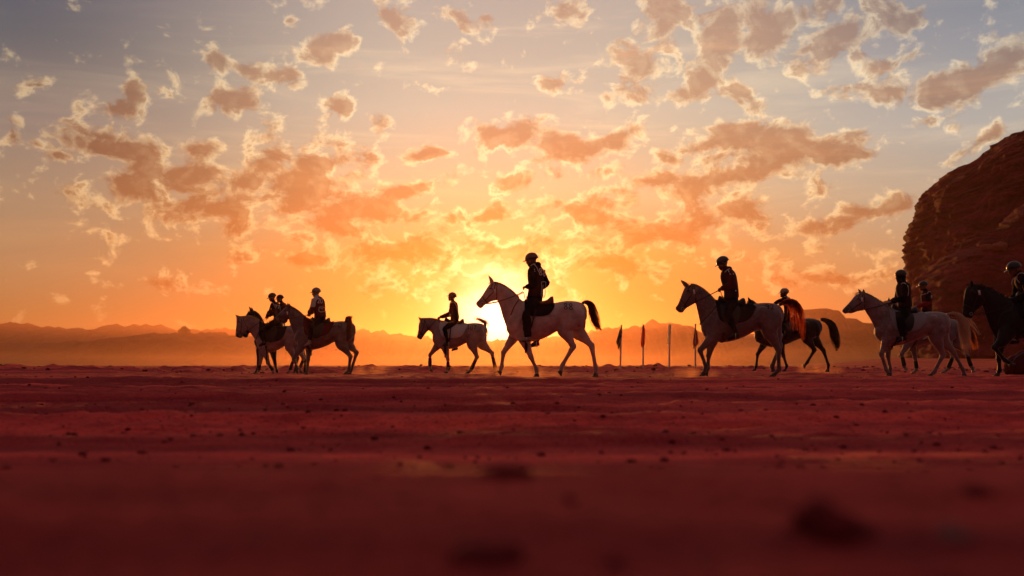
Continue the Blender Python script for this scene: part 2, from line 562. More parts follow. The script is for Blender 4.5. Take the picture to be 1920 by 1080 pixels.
def coat(name, col, dark, dapple=0.0, rough=.5):
    """horse coat: pale or dark hair, dark skin at muzzle and lower legs (attribute pig), dapples"""
    m, nt, b = mat(name, rough, .25)
    tcn = nt.node('ShaderNodeTexCoord')
    at = nt.node('ShaderNodeAttribute'); at.attribute_name = 'pig'
    n = nt.noise(tcn.outputs['Object'], 4, 6, .65)
    c = nt.mix(nt.rng(n, .36, .64), tuple(v * .62 for v in col), tuple(min(1, v * 1.1) for v in col))
    if dapple:
        vo = nt.node('ShaderNodeTexVoronoi', feature='SMOOTH_F1'); vo.inputs['Scale'].default_value = 16
        nt.l.new(tcn.outputs['Object'], vo.inputs['Vector'])
        d = nt.math('MULTIPLY', nt.rng(vo.outputs['Distance'], .25, .6), nt.rng(nt.noise(tcn.outputs['Object'], 2.2, 2, .5), .42, .62))
        c = nt.mix(nt.math('MULTIPLY', d, dapple), c, tuple(v * .45 for v in col))
    fl = nt.noise(nt.vmath('MULTIPLY', tcn.outputs['Object'], (1, 1, .35)), 160, 2, .5)
    c = nt.mix(nt.math('MULTIPLY', nt.rng(fl, .35, .7), .12), c, tuple(v * .5 for v in col))
    c = nt.mix(at.outputs['Fac'], c, dark)
    nt.l.new(c, b.inputs['Base Color'])
    b.inputs['Sheen Weight'].default_value = .8
    b.inputs['Sheen Roughness'].default_value = .35
    bp = nt.node('ShaderNodeBump'); bp.inputs['Strength'].default_value = .5; bp.inputs['Distance'].default_value = .05
    nt.l.new(nt.noise(nt.vmath('MULTIPLY', tcn.outputs['Object'], (1.3, 1, .8)), 5.5, 5, .55), bp.inputs['Height'])
    nt.l.new(bp.outputs[0], b.inputs['Normal'])
    return m

def hair(name, col, trans=.5, trc=None):
    m = bpy.data.materials.new(name); m.use_nodes = True
    nt = NT(m.node_tree); nt.n.clear()
    d = nt.node('ShaderNodeBsdfPrincipled'); d.inputs['Roughness'].default_value = .45
    d.inputs['Base Color'].default_value = (*col, 1)
    t = nt.node('ShaderNodeBsdfTranslucent'); t.inputs[0].default_value = (*(trc or (min(1, col[0] * 1.8), min(1, col[1] * 1.35), col[2])), 1)
    mx = nt.node('ShaderNodeMixShader'); mx.inputs[0].default_value = trans
    nt.l.new(d.outputs[0], mx.inputs[1]); nt.l.new(t.outputs[0], mx.inputs[2])
    o = nt.node('ShaderNodeOutputMaterial'); nt.l.new(mx.outputs[0], o.inputs[0])
    return m

M = {}
M['coat_cream'] = coat('coat_cream', (.68, .49, .43), (.06, .045, .045))
M['coat_grey'] = coat('coat_grey', (.21, .155, .16), (.05, .04, .04), .7)
M['coat_white'] = coat('coat_white', (.40, .29, .27), (.05, .04, .04), .4)
M['coat_dapple'] = coat('coat_dapple', (.30, .22, .23), (.06, .045, .045), .8)
M['coat_slate'] = coat('coat_slate', (.22, .18, .20), (.05, .04, .04), .4)
M['coat_black'] = coat('coat_black', (.012, .007, .009), (.008, .005, .006))
M['coat_bay'] = coat('coat_bay', (.016, .008, .008), (.008, .005, .006))
M['hair_black'] = hair('hair_black', (.03, .018, .015), .35)
M['hair_brown'] = hair('hair_brown', (.08, .03, .022), .55, (.6, .2, .06))
M['hair_red'] = hair('hair_red', (.10, .03, .02), .75, (.5, .085, .025))
M['hair_blond'] = hair('hair_blond', (.62, .47, .34), .4, (.85, .5, .22))
M['hair_grey'] = hair('hair_grey', (.40, .33, .28), .45)
M['hoof'] = plain('hoof', (.06, .045, .04), .5, .3, .3, 25, .2, 60)
M['hoof_pale'] = plain('hoof_pale', (.30, .22, .17), .5, .3, .3, 25, .2, 60)
M['eye'] = plain('eye', (.01, .008, .007), .08, .6, .1, 10, 0)
M['leather'] = plain('leather', (.035, .020, .016), .45, .4, .3, 40, .2, 200)
M['leather_tan'] = plain('leather_tan', (.20, .07, .035), .45, .4, .3, 40, .2, 200)
M['leather_black'] = plain('leather_black', (.014, .012, .013), .5, .35, .3, 40, .2, 200)
M['steel'] = plain('steel', (.5, .48, .46), .3, .5, .1, 20, 0, metal=1.0)
M['pad_black'] = plain('pad_black', (.016, .013, .018), .9, .1, .3, 40, .5, 160)
M['pad_maroon'] = plain('pad_maroon', (.10, .014, .022), .9, .1, .3, 40, .5, 160)
M['pad_white'] = plain('pad_white', (.60, .56, .52), .9, .1, .15, 30, .5, 160)
M['pad_grey'] = plain('pad_grey', (.28, .27, .30), .9, .1, .2, 30, .5, 160)
M['paint_mark'] = plain('paint_mark', (.03, .022, .022), .8, .1, .3, 40, 0)
M['tag'] = plain('tag', (.75, .72, .68), .6, .2, .1, 30, 0)
M['boot_black'] = plain('boot_black', (.016, .013, .014), .7, .2, .3, 40, .4, 120)
M['skin'] = plain('skin', (.20, .095, .06), .55, .3, .15, 40, .1, 200)
M['cloth_black'] = plain('cloth_black', (.014, .011, .014), .9, .1, .3, 25, .6, 70)
M['cloth_navy'] = plain('cloth_navy', (.018, .018, .032), .9, .1, .3, 25, .6, 70)
M['cloth_maroon'] = plain('cloth_maroon', (.085, .012, .02), .85, .1, .3, 25, .6, 70)
M['cloth_red'] = plain('cloth_red', (.28, .03, .035), .85, .1, .3, 25, .6, 70)
M['cloth_white'] = plain('cloth_white', (.55, .52, .50), .9, .1, .15, 25, .6, 70)
M['cloth_grey'] = plain('cloth_grey', (.22, .2, .21), .9, .1, .2, 25, .6, 70)
M['bib_dark'] = plain('bib_dark', (.035, .012, .018), .8, .15, .25, 25, .5, 60)
M['bib_maroon'] = plain('bib_maroon', (.09, .014, .02), .8, .15, .25, 25, .5, 60)
M['print_white'] = plain('print_white', (.72, .68, .65), .7, .2, .08, 30, 0)
M['print_orange'] = plain('print_orange', (.6, .12, .03), .7, .2, .1, 30, 0)
M['helmet_black'] = plain('helmet_black', (.012, .012, .014), .3, .5, .2, 30, .05, 90)
M['helmet_grey'] = plain('helmet_grey', (.20, .18, .18), .35, .5, .2, 30, .05, 90)
M['helmet_tan'] = plain('helmet_tan', (.34, .24, .18), .4, .5, .2, 30, .05, 90)
M['helmet_brown'] = plain('helmet_brown', (.13, .06, .05), .35, .5, .2, 30, .05, 90)
M['helmet_navy'] = plain('helmet_navy', (.02, .022, .04), .3, .5, .2, 30, .05, 90)
M['shoe_pale'] = plain('shoe_pale', (.36, .29, .25), .7, .2, .2, 30, .3, 90)
M['shoe_black'] = plain('shoe_black', (.018, .015, .016), .6, .3, .2, 30, .3, 90)
M['pole'] = plain('pole', (.72, .58, .50), .6, .3, .2, 20, .1, 60)

def flag_mat(name, col, trans=.45):
    m = hair(name, col, trans)
    return m
M['flag_black'] = flag_mat('flag_black', (.02, .012, .02), .15)
M['flag_orange'] = flag_mat('flag_orange', (.55, .13, .03), .6)
M['flag_red'] = flag_mat('flag_red', (.30, .014, .014), .4)
M['fringe'] = flag_mat('fringe', (.82, .74, .68), .4)

def sand_mat():
    m, nt, b = mat('desert_sand', .95, .08)
    tcn = nt.node('ShaderNodeTexCoord'); p = tcn.outputs['Object']
    a = nt.noise(nt.vmath('MULTIPLY', p, (.10, 1.5, 1)), .9, 6, .62)
    a2 = nt.noise(nt.vmath('MULTIPLY', p, (.9, 3.2, 1)), 1.1, 6, .65)
    g = nt.noise(p, 7, 6, .65)
    f = nt.noise(p, 90, 4, .6)
    c = nt.mix(nt.rng(a, .40, .60), (.26, .018, .030), (.90, .105, .088))
    c = nt.mix(nt.math('MULTIPLY', nt.rng(a2, .5, .68), .75), c, (.22, .010, .024))
    c = nt.mix(nt.math('MULTIPLY', nt.rng(g, .45, .75), .55), c, (.24, .012, .026))
    c = nt.mix(nt.math('MULTIPLY', nt.rng(f, .4, .75), .5), c, (.80, .11, .10))
    sp_ = nt.noise(p, 38, 3, .6)
    c = nt.mix(nt.math('MULTIPLY', nt.rng(sp_, .56, .68), .7), c, (.12, .008, .016))
    at = nt.node('ShaderNodeAttribute'); at.attribute_name = 'near_dark'
    c = nt.mix(at.outputs['Fac'], c, nt.mix(1.0, c, (.60, .66, .66), 'MULTIPLY'))  # sand multiplied darker on the near bank
    nt.l.new(c, b.inputs['Base Color'])
    bp = nt.node('ShaderNodeBump'); bp.inputs['Strength'].default_value = .6; bp.inputs['Distance'].default_value = .02
    nt.l.new(nt.math('ADD', nt.noise(p, 26, 5, .65), nt.math('MULTIPLY', f, .3)), bp.inputs['Height'])
    nt.l.new(bp.outputs[0], b.inputs['Normal'])
    return m
M['sand'] = sand_mat()

def rock_mat(name, c0, c1, band=.5, scale=1.0):
    m, nt, b = mat(name, .9, .1)
    tcn = nt.node('ShaderNodeTexCoord'); p = tcn.outputs['Object']
    w = nt.noise(p, .12 * scale, 4, .6)
    st = nt.vmath('ADD', nt.vmath('MULTIPLY', p, (.06 * scale, .06 * scale, 1.1 * scale)), nt.comb(0, 0, nt.math('MULTIPLY', w, 5)))
    s = nt.noise(st, 1.0, 6, .65)
    g = nt.noise(p, 1.6 * scale, 6, .7)
    c = nt.mix(nt.rng(s, .35, .65), c0, c1)
    c = nt.mix(nt.math('MULTIPLY', nt.rng(g, .5, .75), .5), c, tuple(v * .45 for v in c0))
    s2 = nt.noise(nt.vmath('MULTIPLY', st, (2.2, 2.2, 3.3)), 1.0, 5, .7)
    c = nt.mix(nt.math('MULTIPLY', nt.rng(s2, .52, .66), .65), c, tuple(v * .3 for v in c0))
    nt.l.new(c, b.inputs['Base Color'])
    bp = nt.node('ShaderNodeBump'); bp.inputs['Strength'].default_value = .8; bp.inputs['Distance'].default_value = .5 / scale
    nt.l.new(nt.math('ADD', nt.math('MULTIPLY', s, band), nt.math('MULTIPLY', g, .5)), bp.inputs['Height'])
    nt.l.new(bp.outputs[0], b.inputs['Normal'])
    return m
M['cliff'] = rock_mat('cliff_rock', (.06, .003, .014), (.22, .017, .042))
M['hill'] = rock_mat('hill_rock', (.10, .02, .018), (.2, .045, .035), .4, .15)
M['boulder'] = rock_mat('boulder_rock', (.22, .06, .05), (.36, .12, .09), .3, 3)
M['stone'] = rock_mat('stone', (.13, .012, .020), (.28, .034, .042), .3, 12)
M['stone_pale'] = rock_mat('stone_pale', (.26, .13, .13), (.38, .2, .19), .3, 12)

# ------------------------------------------------------------------ where things stand (photo px + distance -> metres)
def world_pt(px, py, Y):
    return ((px - 960) / FPX * Y, Y, CAM_Z + (HOR - py) / FPX * Y)

# feet of the horses: (px, py of the hooves, distance)
FEET = {'A': (510, 702.5, 31.0), 'B': (520, 702.0, 32.6), 'C': (600, 704.0, 28.0), 'D': (850, 700.8, 27.4), 'E': (1010, 708.0, 19.5),
        'F': (1380, 708.0, 19.9), 'G': (1480, 698.3, 25.6), 'H': (1720, 707.3, 22.0), 'I': (1755, 700.7, 25.4), 'J': (1900, 706.7, 18.2)}

_py = np.array([-400, -60, -1, .3, .8, 1.15, 1.5, 2.1, 3, 5, 8, 12, 16.5, 30, 33, 35.5, 38, 42, 55, 90, 200, 450, 900, 4000], float)
_pz = np.array([.2, .05, .0, .012, .056, .083, .03, -.08, -.11, -.12, -.10, -.05, -.005, .0, .04, .12, .14, .11, .06, .08, .3, .9, 1.6, 2.0], float)
def ground_z(x, y, detail=True):
    x = np.asarray(x, float); y = np.asarray(y, float)
    wob = .10 * fbm(x * .9, x * 0 + 3.1, octv=3, seed=5) * (1 - sstep(y, 2, 4)) + 1.3 * fbm(x * .12, x * 0 + 9.7, octv=3, seed=6) * sstep(y, 24, 32)
    yy = y - wob
    z = np.interp(yy, _py, _pz)
    # the plain climbs towards the cliff on the right, without a bank
    r = sstep(x / np.maximum(np.abs(y), 1.0), .27, .40) * sstep(y, 30, 36)
    zr = np.interp(y, [30, 40, 60, 120, 200, 900, 4000], [0, .08, .30, 1.30, 2.0, 2.6, 2.6])
    z = z * (1 - r) + zr * r
    z = z + (.05 * fbm(x * .35, y * .35, octv=3, seed=8) + .06 * fbm(x * .13, y * .13, octv=2, seed=9)) * sstep(y, 31, 34) * (1 - .6 * r)
    for k, (px, py, Y) in FEET.items():
        X0, _, z0 = world_pt(px, py, Y)
        w = np.exp(-((x - X0) / 1.7) ** 2 - ((y - Y) / 1.0) ** 2)
        z = z * (1 - w) + z0 * w
    if detail:
        near = 1 - sstep(y, 1.6, 2.6)
        flat = sstep(y, 2.4, 5.0) * (1 - sstep(y, 15.5, 18.5))
        foot = sstep(y, 15.5, 18.5) * (1 - sstep(y, 30, 33))
        z = z + near * (.005 * fbm(x * 4.5, y * 4.5, octv=5, seed=11) + .002 * np.maximum(0, fbm(x * 14, y * 14, octv=3, seed=12)))
        # wheel and hoof ruts running along the track
        rut = fbm(x * .10, y * 1.15 + .25 * fbm(x * .3, y * .3, octv=2, seed=3), octv=3, seed=21)
        z = z + flat * (.055 * rut + .020 * np.maximum(0, fbm(x * 1.6, y * 2.2, octv=4, seed=22)) + .008 * fbm(x * 7, y * 7, octv=3, seed=23) + .011 * fbm(x * .55, y * 4.6, octv=3, seed=24) + .012 * np.maximum(0, fbm(x * 3.1, y * 3.6, octv=3, seed=25) - .15))
        z = z - flat * .045 * np.exp(-((y - 7.9 - .25 * fbm(x * .2, x * 0, octv=2, seed=31)) / .55) ** 2)
        z = z + flat * .008 * np.exp(-((y - 6.6 - .2 * fbm(x * .25, x * 0, octv=2, seed=33)) / .35) ** 2)
        for y0, dp, wd, sd_ in ((4.35, .035, .13, 81), (5.25, .06, .2, 82), (6.2, .03, .14, 83), (7.3, .05, .2, 84), (9.4, .05, .28, 85), (12.2, .05, .35, 86), (14.6, .04, .35, 87)):
            yc = y0 + .16 * y0 * .2 * fbm(x * .16, x * 0 + sd_, octv=3, seed=sd_)
            z = z - dp * np.exp(-((y - yc) / wd) ** 2) * (.55 + .45 * fbm(x * .5, x * 0, octv=3, seed=sd_ + 9)) + .45 * dp * np.exp(-((y - yc + 2.1 * wd) / (wd * .9)) ** 2)
        z = z + foot * (.026 * np.maximum(0, fbm(x * 2.6, y * 2.0, octv=4, seed=41)) - .006)
        berm = sstep(y, 31.5, 34) * (1 - sstep(y, 44, 60)) * (1 - .75 * r)
        z = z + berm * (.13 * np.maximum(0, fbm(x * 1.1, y * .8, octv=5, seed=51, gain=.6)))
    return z

def build_ground():
    rr = [0.0]
    r = .3
    while r < 42:
        rr.append(r); r *= 1.0088
    while r < 3150:
        rr.append(r); r *= 1.035
    ang = list(np.arange(-36, 36.01, .15)) + list(np.arange(40, 324, 4.0))
    R = np.array(rr[1:]); A = np.radians(np.array(ang))
    X = np.outer(R, np.sin(A)); Y = np.outer(R, np.cos(A))
    Z = ground_z(X, Y)
    nr, na = X.shape
    V = np.column_stack([X.ravel(), Y.ravel(), Z.ravel()])
    V = np.vstack([V, [[0, 0, float(ground_z(np.array([0.0]), np.array([0.0]))[0])]]])
    i, j = np.meshgrid(np.arange(nr - 1), np.arange(na), indexing='ij')
    k = (j + 1) % na
    Q = np.stack([i * na + j, (i + 1) * na + j, (i + 1) * na + k, i * na + k], -1).reshape(-1, 4)
    T = [(nr * na, q, (q + 1) % na) for q in range(na)]
    me = bpy.data.meshes.new('ground')
    nv, nq, ntr = len(V), len(Q), len(T)
    me.vertices.add(nv); me.vertices.foreach_set('co', V.ravel())
    me.loops.add(nq * 4 + ntr * 3)
    me.loops.foreach_set('vertex_index', np.concatenate([Q.ravel(), np.array(T).ravel()]).astype(np.int32))
    me.polygons.add(nq + ntr)
    ls = np.concatenate([np.arange(nq) * 4, nq * 4 + np.arange(ntr) * 3]).astype(np.int32)
    me.polygons.foreach_set('loop_start', ls)
    me.polygons.foreach_set('use_smooth', [True] * (nq + ntr))
    me.update(calc_edges=True); me.validate()
    if me.polygons[0].normal.z < 0: me.flip_normals()
    # ground colour made darker on the bank nearest the camera
    near_dark = 1 - sstep(V[:, 1] + .25 * fbm(V[:, 0] * 2.2, V[:, 1] * 2.2, octv=3, seed=71), 1.3, 1.75)
    me.attributes.new('near_dark', 'FLOAT', 'POINT').data.foreach_set('value', near_dark.astype(np.float32))
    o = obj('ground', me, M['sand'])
    tag(o, 'red desert sand with hoof marks and wheel ruts', None, None, 'structure')
build_ground()

# ------------------------------------------------------------------ far hills
def ridge(name, label, prof, Y, depth, seed, rough=1.0, cliffy=.5, group='hazy desert hills along the horizon'):
    pts = np.array([world_pt(px, py, Y) for px, py in prof])
    L = int((pts[-1, 0] - pts[0, 0]) / (Y * .0022)) + 2
    xs = np.linspace(pts[0, 0], pts[-1, 0], L)
    crest = np.interp(xs, pts[:, 0], pts[:, 2])
    k = 1 / (Y * .012)
    crest = crest + Y * .0017 * rough * fbm(xs * k * 3, xs * 0 + seed, octv=4, seed=seed)
    ts = np.concatenate([np.linspace(-1, 0, 18), np.linspace(.08, 1, 9)])
    V, F = [], []
    for t in ts:
        s = 1 - abs(t)
        prf = (1 - cliffy) * s + cliffy * float(sstep(s, .25, .62))
        if abs(t) < 1e-6: prf = 1.0
        yy = Y + t * depth + depth * .22 * s * 0
        off = fbm(xs * k, xs * 0 + t * 2.2 + seed, octv=4, seed=seed + 3)
        gul = np.abs(vnoise(xs * k * 4, xs * 0 + t * .8, seed=seed + 9))
        base = ground_z(xs, np.full_like(xs, yy), False) - 1.0
        h = base + (crest - base) * prf * (1 - .10 * (1 - s) * gul)
        ysh = yy + depth * .16 * off * s * (1 - s) * 4 + depth * .05 * gul * s * (1 - s) * 4
        for q in range(L):
            V.append((xs[q], ysh[q], h[q]))
    m = len(ts)
    for i in range(m - 1):
        for q in range(L - 1):
            F.append((i * L + q, i * L + q + 1, (i + 1) * L + q + 1, (i + 1) * L + q))
    o = obj(name, (V, F), M['hill'], smooth=True)
    return tag(o, label, 'hill', group, 'structure')

ridge('hill', 'long low hazy ridge on the left horizon with a jagged crest',
      [(-420,640),(-200,612),(-60,610),(0,606),(31,605),(50,607),(79,613),(115,617),(134,618),(172,618),(196,617),(211,610),(219,609),(230,612),(254,610),(284,607),(311,612),(323,623),(340,624),(352,615),(369,619),(393,617),(419,615),(441,617),(470,622),(560,628),(640,632),(700,640)], 2250, 420, 3)
ridge('hill', 'nearer brown rise below the jagged ridge, carrying a lone tree',
      [(-380,650),(-120,645),(0,643),(90,643),(168,640),(228,637),(252,629),(300,625),(336,626),(372,625),(408,624),(450,628),(520,634),(600,640),(680,655)], 1150, 240, 4, .7, .3)
ridge('hill', 'glowing orange ridge between the two middle riders',
      [(560,640),(640,632),(664,624),(678,615),(696,622),(716,620),(735,625),(753,629),(782,632),(820,634),(860,636),(900,637),(960,637),(1010,634),(1060,629),(1097,624),(1144,615),(1160,622),(1200,640)], 1900, 350, 5)
ridge('hill', 'rounded rocky hill rising behind the flag poles',
      [(1060,650),(1090,630),(1120,619),(1151,612),(1172,614),(1185,613),(1195,615),(1213,605),(1224,603),(1237,608),(1257,604),(1266,606),(1272,611),(1286,626),(1291,625),(1301,629),(1316,627),(1345,628),(1385,627),(1395,633),(1405,640),(1427,637),(1450,640),(1500,650)], 1250, 260, 6, 1.2, .6)
ridge('hill', 'flat topped red mesa with a stepped left end beside the cliff',
      [(1380,664),(1400,650),(1415,640),(1440,628),(1465,610),(1480,596),(1488,581),(1504,579),(1511,583),(1517,592),(1540,596),(1560,601),(1591,605),(1603,612),(1622,618),(1640,617),(1700,614),(1760,610),(1900,600),(2300,640)], 1050, 220, 7, .8, .75)

# ------------------------------------------------------------------ sandstone cliff
def rock_lobe(name, prof, Y, cx_px, depth_k, seed, nth=440, amp=1.0, parent=None, top_close=True, sub=17):
    P = catmull([(*world_pt(px, py, Y)[::2],) for px, py in prof], sub)
    xc = (cx_px - 960) / FPX * Y
    th = np.concatenate([np.linspace(-.62, .12, int(nth * .82)), np.linspace(.16, 1.34, int(nth * .18))]) * math.pi - math.pi / 2
    # th = -pi/2 faces the camera
    V = []
    rows = len(P)
    tt = np.linspace(0, 2 * math.pi, 720)
    ct, st_ = np.cos(tt), np.sin(tt)
    e = .62
    ct = np.sign(ct) * np.abs(ct) ** e; st_ = np.sign(st_) * np.abs(st_) ** e
    for (xl0, z0) in P:
        tgt = xl0 / Y
        lo, hi = .3, 140.0
        for _ in range(40):
            a = (lo + hi) / 2
            if np.min((xc + a * ct) / np.maximum(Y + a * depth_k * st_, 5)) > tgt: lo = a
            else: hi = a
        b = a * depth_k
        q = np.argmin((xc + a * ct) / np.maximum(Y + b * st_, 5))
        z = CAM_Z + (z0 - CAM_Z) / Y * (Y + b * st_[q])
        c, s = np.cos(th), np.sin(th)
        X = xc + a * np.sign(c) * np.abs(c) ** e
        Yv = Y + b * np.sign(s) * np.abs(s) ** e
        Zv = np.full_like(X, z)
        nx, ny = c, s
        warp = 1.6 * fbm(X * .05, Yv * .05, Zv * .08, 3, seed)
        lay = Zv * .62 + warp
        st = np.abs(((lay + .35 * vnoise(lay * .7, lay * 0, seed=seed + 2)) % 1.0) - .5) * 2
        lay2 = Zv * 1.9 + warp * 2.2
        st2 = np.abs((lay2 % 1.0) - .5) * 2
        d = 1.0 * fbm(X * .09, Yv * .09, Zv * .12, 4, seed + 5) - .5 + .55 * st ** 1.6 * (.55 + .6 * vnoise(X * .11, Yv * .11, Zv * .3, seed + 9)) + .28 * st2 * (.5 + .5 * vnoise(X * .3, Yv * .3, Zv * .2, seed + 8)) + .34 * fbm(X * .35, Yv * .35, Zv * 2.6, 4, seed + 6) - .55 * sstep(fbm(X * .22, Yv * .22, Zv * .03, 3, seed + 12), .42, .62)
        d = d * amp * min(1, a / 4)
        V.append(np.column_stack([X + nx * d, Yv + ny * d, Zv + .18 * amp * fbm(X * .3, Yv * .3, Zv * .3, 3, seed + 7)]))
    n = len(th)
    Vv = np.vstack(V)
    F = []
    for i in range(rows - 1):
        for j in range(n):
            k = (j + 1) % n
            F.append((i * n + j, i * n + k, (i + 1) * n + k, (i + 1) * n + j))
    F.append(tuple((rows - 1) * n + j for j in range(n)))
    me = mesh_from(name, ([tuple(v) for v in Vv], F))
    return obj(name, me, M['cliff'], parent)

CL = empty('rock_cliff', world_pt(1950, 668, 140), 'tall dark red layered sandstone cliff rising at the right edge', 'cliff')
def under(o, parent):
    o.parent = parent
    o.matrix_parent_inverse = Matrix.Translation(-Vector(parent.location))
    return o
under(rock_lobe('cliff_face', [(1682,690),(1692,650),(1700,600),(1705,534),(1702,470),(1708,430),(1715,405),(1720,380),(1740,358),(1757,338),(1793,329),(1818,313),(1844,295),(1872,275),(1897,271),(1920,263),(2000,240),(2120,222),(2250,214)], 140, 2330, .72, 2), CL)
under(rock_lobe('ledge', [(1676,690),(1688,668),(1697,600),(1706,542),(1735,506),(1775,478),(1787,462),(1800,452),(1852,446),(1930,440),(2040,436)], 118, 2150, .55, 11, 300, .75), CL)
under(rock_lobe('slab', [(1790,600),(1820,520),(1858,450),(1868,434),(1885,414),(1918,388),(1962,362),(2020,345)], 112, 2160, .5, 21, 260, .6), CL)

def boulder_geo(r, seed, sq=(1, 1, .7), sub=2, rough=.28):
    bm = bmesh.new()
    bmesh.ops.create_icosphere(bm, subdivisions=sub, radius=1)
    P = np.array([v.co[:] for v in bm.verts])
    d = 1 + rough * fbm(P[:, 0] * 1.3 + seed, P[:, 1] * 1.3, P[:, 2] * 1.3, 3, seed)
    for v, k, p in zip(bm.verts, d, P):
        v.co = (p[0] * k * r * sq[0], p[1] * k * r * sq[1], p[2] * k * r * sq[2])
    bm.verts.ensure_lookup_table()
    V = [tuple(v.co) for v in bm.verts]
    F = [tuple(v.index for v in f.verts) for f in bm.faces]
    bm.free()
    return V, F
LOBES = [o for o in CL.children]
def rock_hit(px, py):
    best = None
    o_ = Vector((0, 0, CAM_Z)); d_ = Vector(((px - 960) / FPX, 1, (HOR - py) / FPX)).normalized()
    for o in LOBES:
        h = bvh_of(o.data).ray_cast(o_, d_)
        if h[0] is not None and (best is None or h[3] < best[1]): best = (h[0], h[3])
    return best[0]
for i, (px, py, r, lab) in enumerate([(1852, 466, .62, 'left one of two pale boulders on the cliff ledge'), (1874, 465, .75, 'right and larger one of two pale boulders on the cliff ledge')]):
    o = obj('boulder', boulder_geo(r, 60 + i, (1.2, 1, .6), 3), M['boulder'])
    o.location = rock_hit(px, py) + Vector((0, -.2, .1))
    tag(o, lab, 'boulder', 'pale boulders on the ledge')

# ------------------------------------------------------------------ stones on the near ground
NEAR = [ # photo px, py, half-width px, flatness, tilt, pale, label
 (945, 892, 50, .42, 0, 0, 'dark blurred stone at the crest of the near sand, below the middle horse'),
 (1575, 1002, 74, .50, 22, 0, 'largest dark blurred stone in the right foreground, lying aslant'),
 (1785, 1008, 36, .5, 0, 1, 'pale rounded stone in the lower right foreground'),
 (1066, 940, 14, .8, 0, 0, 'small dark stone below and right of the crest stone'),
 (1156, 1066, 20, .7, 0, 0, 'small dark stone at the bottom edge, right of centre'),
 (905, 1048, 66, .45, -8, 0, 'broad dark stone at the bottom edge, left of centre'),
 (1836, 926, 30, .5, 10, 0, 'flat dark stone above the pale stone in the right foreground'),
]
for i, (px, py, hw, fl, tilt, pale, lab) in enumerate(NEAR):
    sl = (py - HOR) / FPX
    sx = (px - 960) / FPX
    ys = np.arange(.46, 14, .004)
    yv = float(ys[np.argmax(ground_z(sx * ys, ys) >= CAM_Z - sl * ys)])
    r = hw * .8 / FPX * yv
    o = obj('stone', boulder_geo(r * 1.1, 80 + i, (1, .8, fl * 1.15), 3, .62), M['stone_pale' if pale else 'stone'])
    o.location = (sx * yv, yv, CAM_Z - sl * yv + r * fl * .12)
    o.rotation_euler = (0, math.radians(tilt), random.uniform(-.4, .4))
    tag(o, lab, 'stone', 'stones in the foreground sand')

def pebbles():
    geos = []
    protos = [boulder_geo(1, 200 + k, (1, .85, .62), 1, .35) for k in range(6)]
    rows = []
    for k in range(1700):
        if k < 1100:
            y = math.exp(random.uniform(math.log(2.6), math.log(24))); x = random.uniform(-.62, .62) * y
            r = random.choice((.005, .006, .008, .01, .016)) * (1 + y * .03)
        else:
            y = random.uniform(31, 46); x = random.uniform(-.6, .6) * y
            r = random.choice((.02, .03, .04, .06, .09))
        rows.append((x, y, r))
    A = np.array(rows)
    Z = ground_z(A[:, 0], A[:, 1])
    for k, (x, y, r) in enumerate(rows):
        V, F = protos[k % 6]
        z = float(Z[k])
        geos.append(([(x + v[0] * r, y + v[1] * r, z + v[2] * r + r * .2) for v in V], F))
    o = obj('pebbles', join(geos), M['stone'], fix=False)
    tag(o, 'small dark pebbles and clods strewn over the track', 'pebbles', None, 'stuff')
pebbles()

# ------------------------------------------------------------------ horses
class Frame:
    """turns points measured on a crop of the photo into metres beside one animal (x along the picture, z above its hooves)"""
    def __init__(s, key, ox, oy, zoom, gy):
        s.px, s.py, s.Y = FEET[key]
        s.ox, s.oy, s.zoom, s.gy = ox, oy, zoom, gy
        s.k = s.Y / FPX / zoom
        x, y, _ = world_pt(s.px, s.py, s.Y)
        s.root = Vector((x, y, float(ground_z(np.array([x]), np.array([y]), False)[0])))
        s.cx0 = (s.px - ox) * zoom
    def p(s, cx, cy):
        return ((cx - s.cx0) * s.k, (s.gy - cy) * s.k)
    def ps(s, L):
        return [s.p(*q) for q in L]

TRUNK = [  # x, top, bottom in the reference animal's units, half-width m, egg
 (288,610,655,.07,0),(306,555,690,.13,0),(340,490,720,.185,.05),(385,440,742,.215,.2),(430,431,752,.235,.22),(480,440,752,.26,.15),
 (540,452,738,.28,.08),(610,455,712,.29,.05),(680,446,672,.285,.05),(740,435,650,.275,.08),(800,434,655,.262,.1),(850,441,650,.225,.1),(888,458,610,.15,.05),(914,500,570,.06,0)]

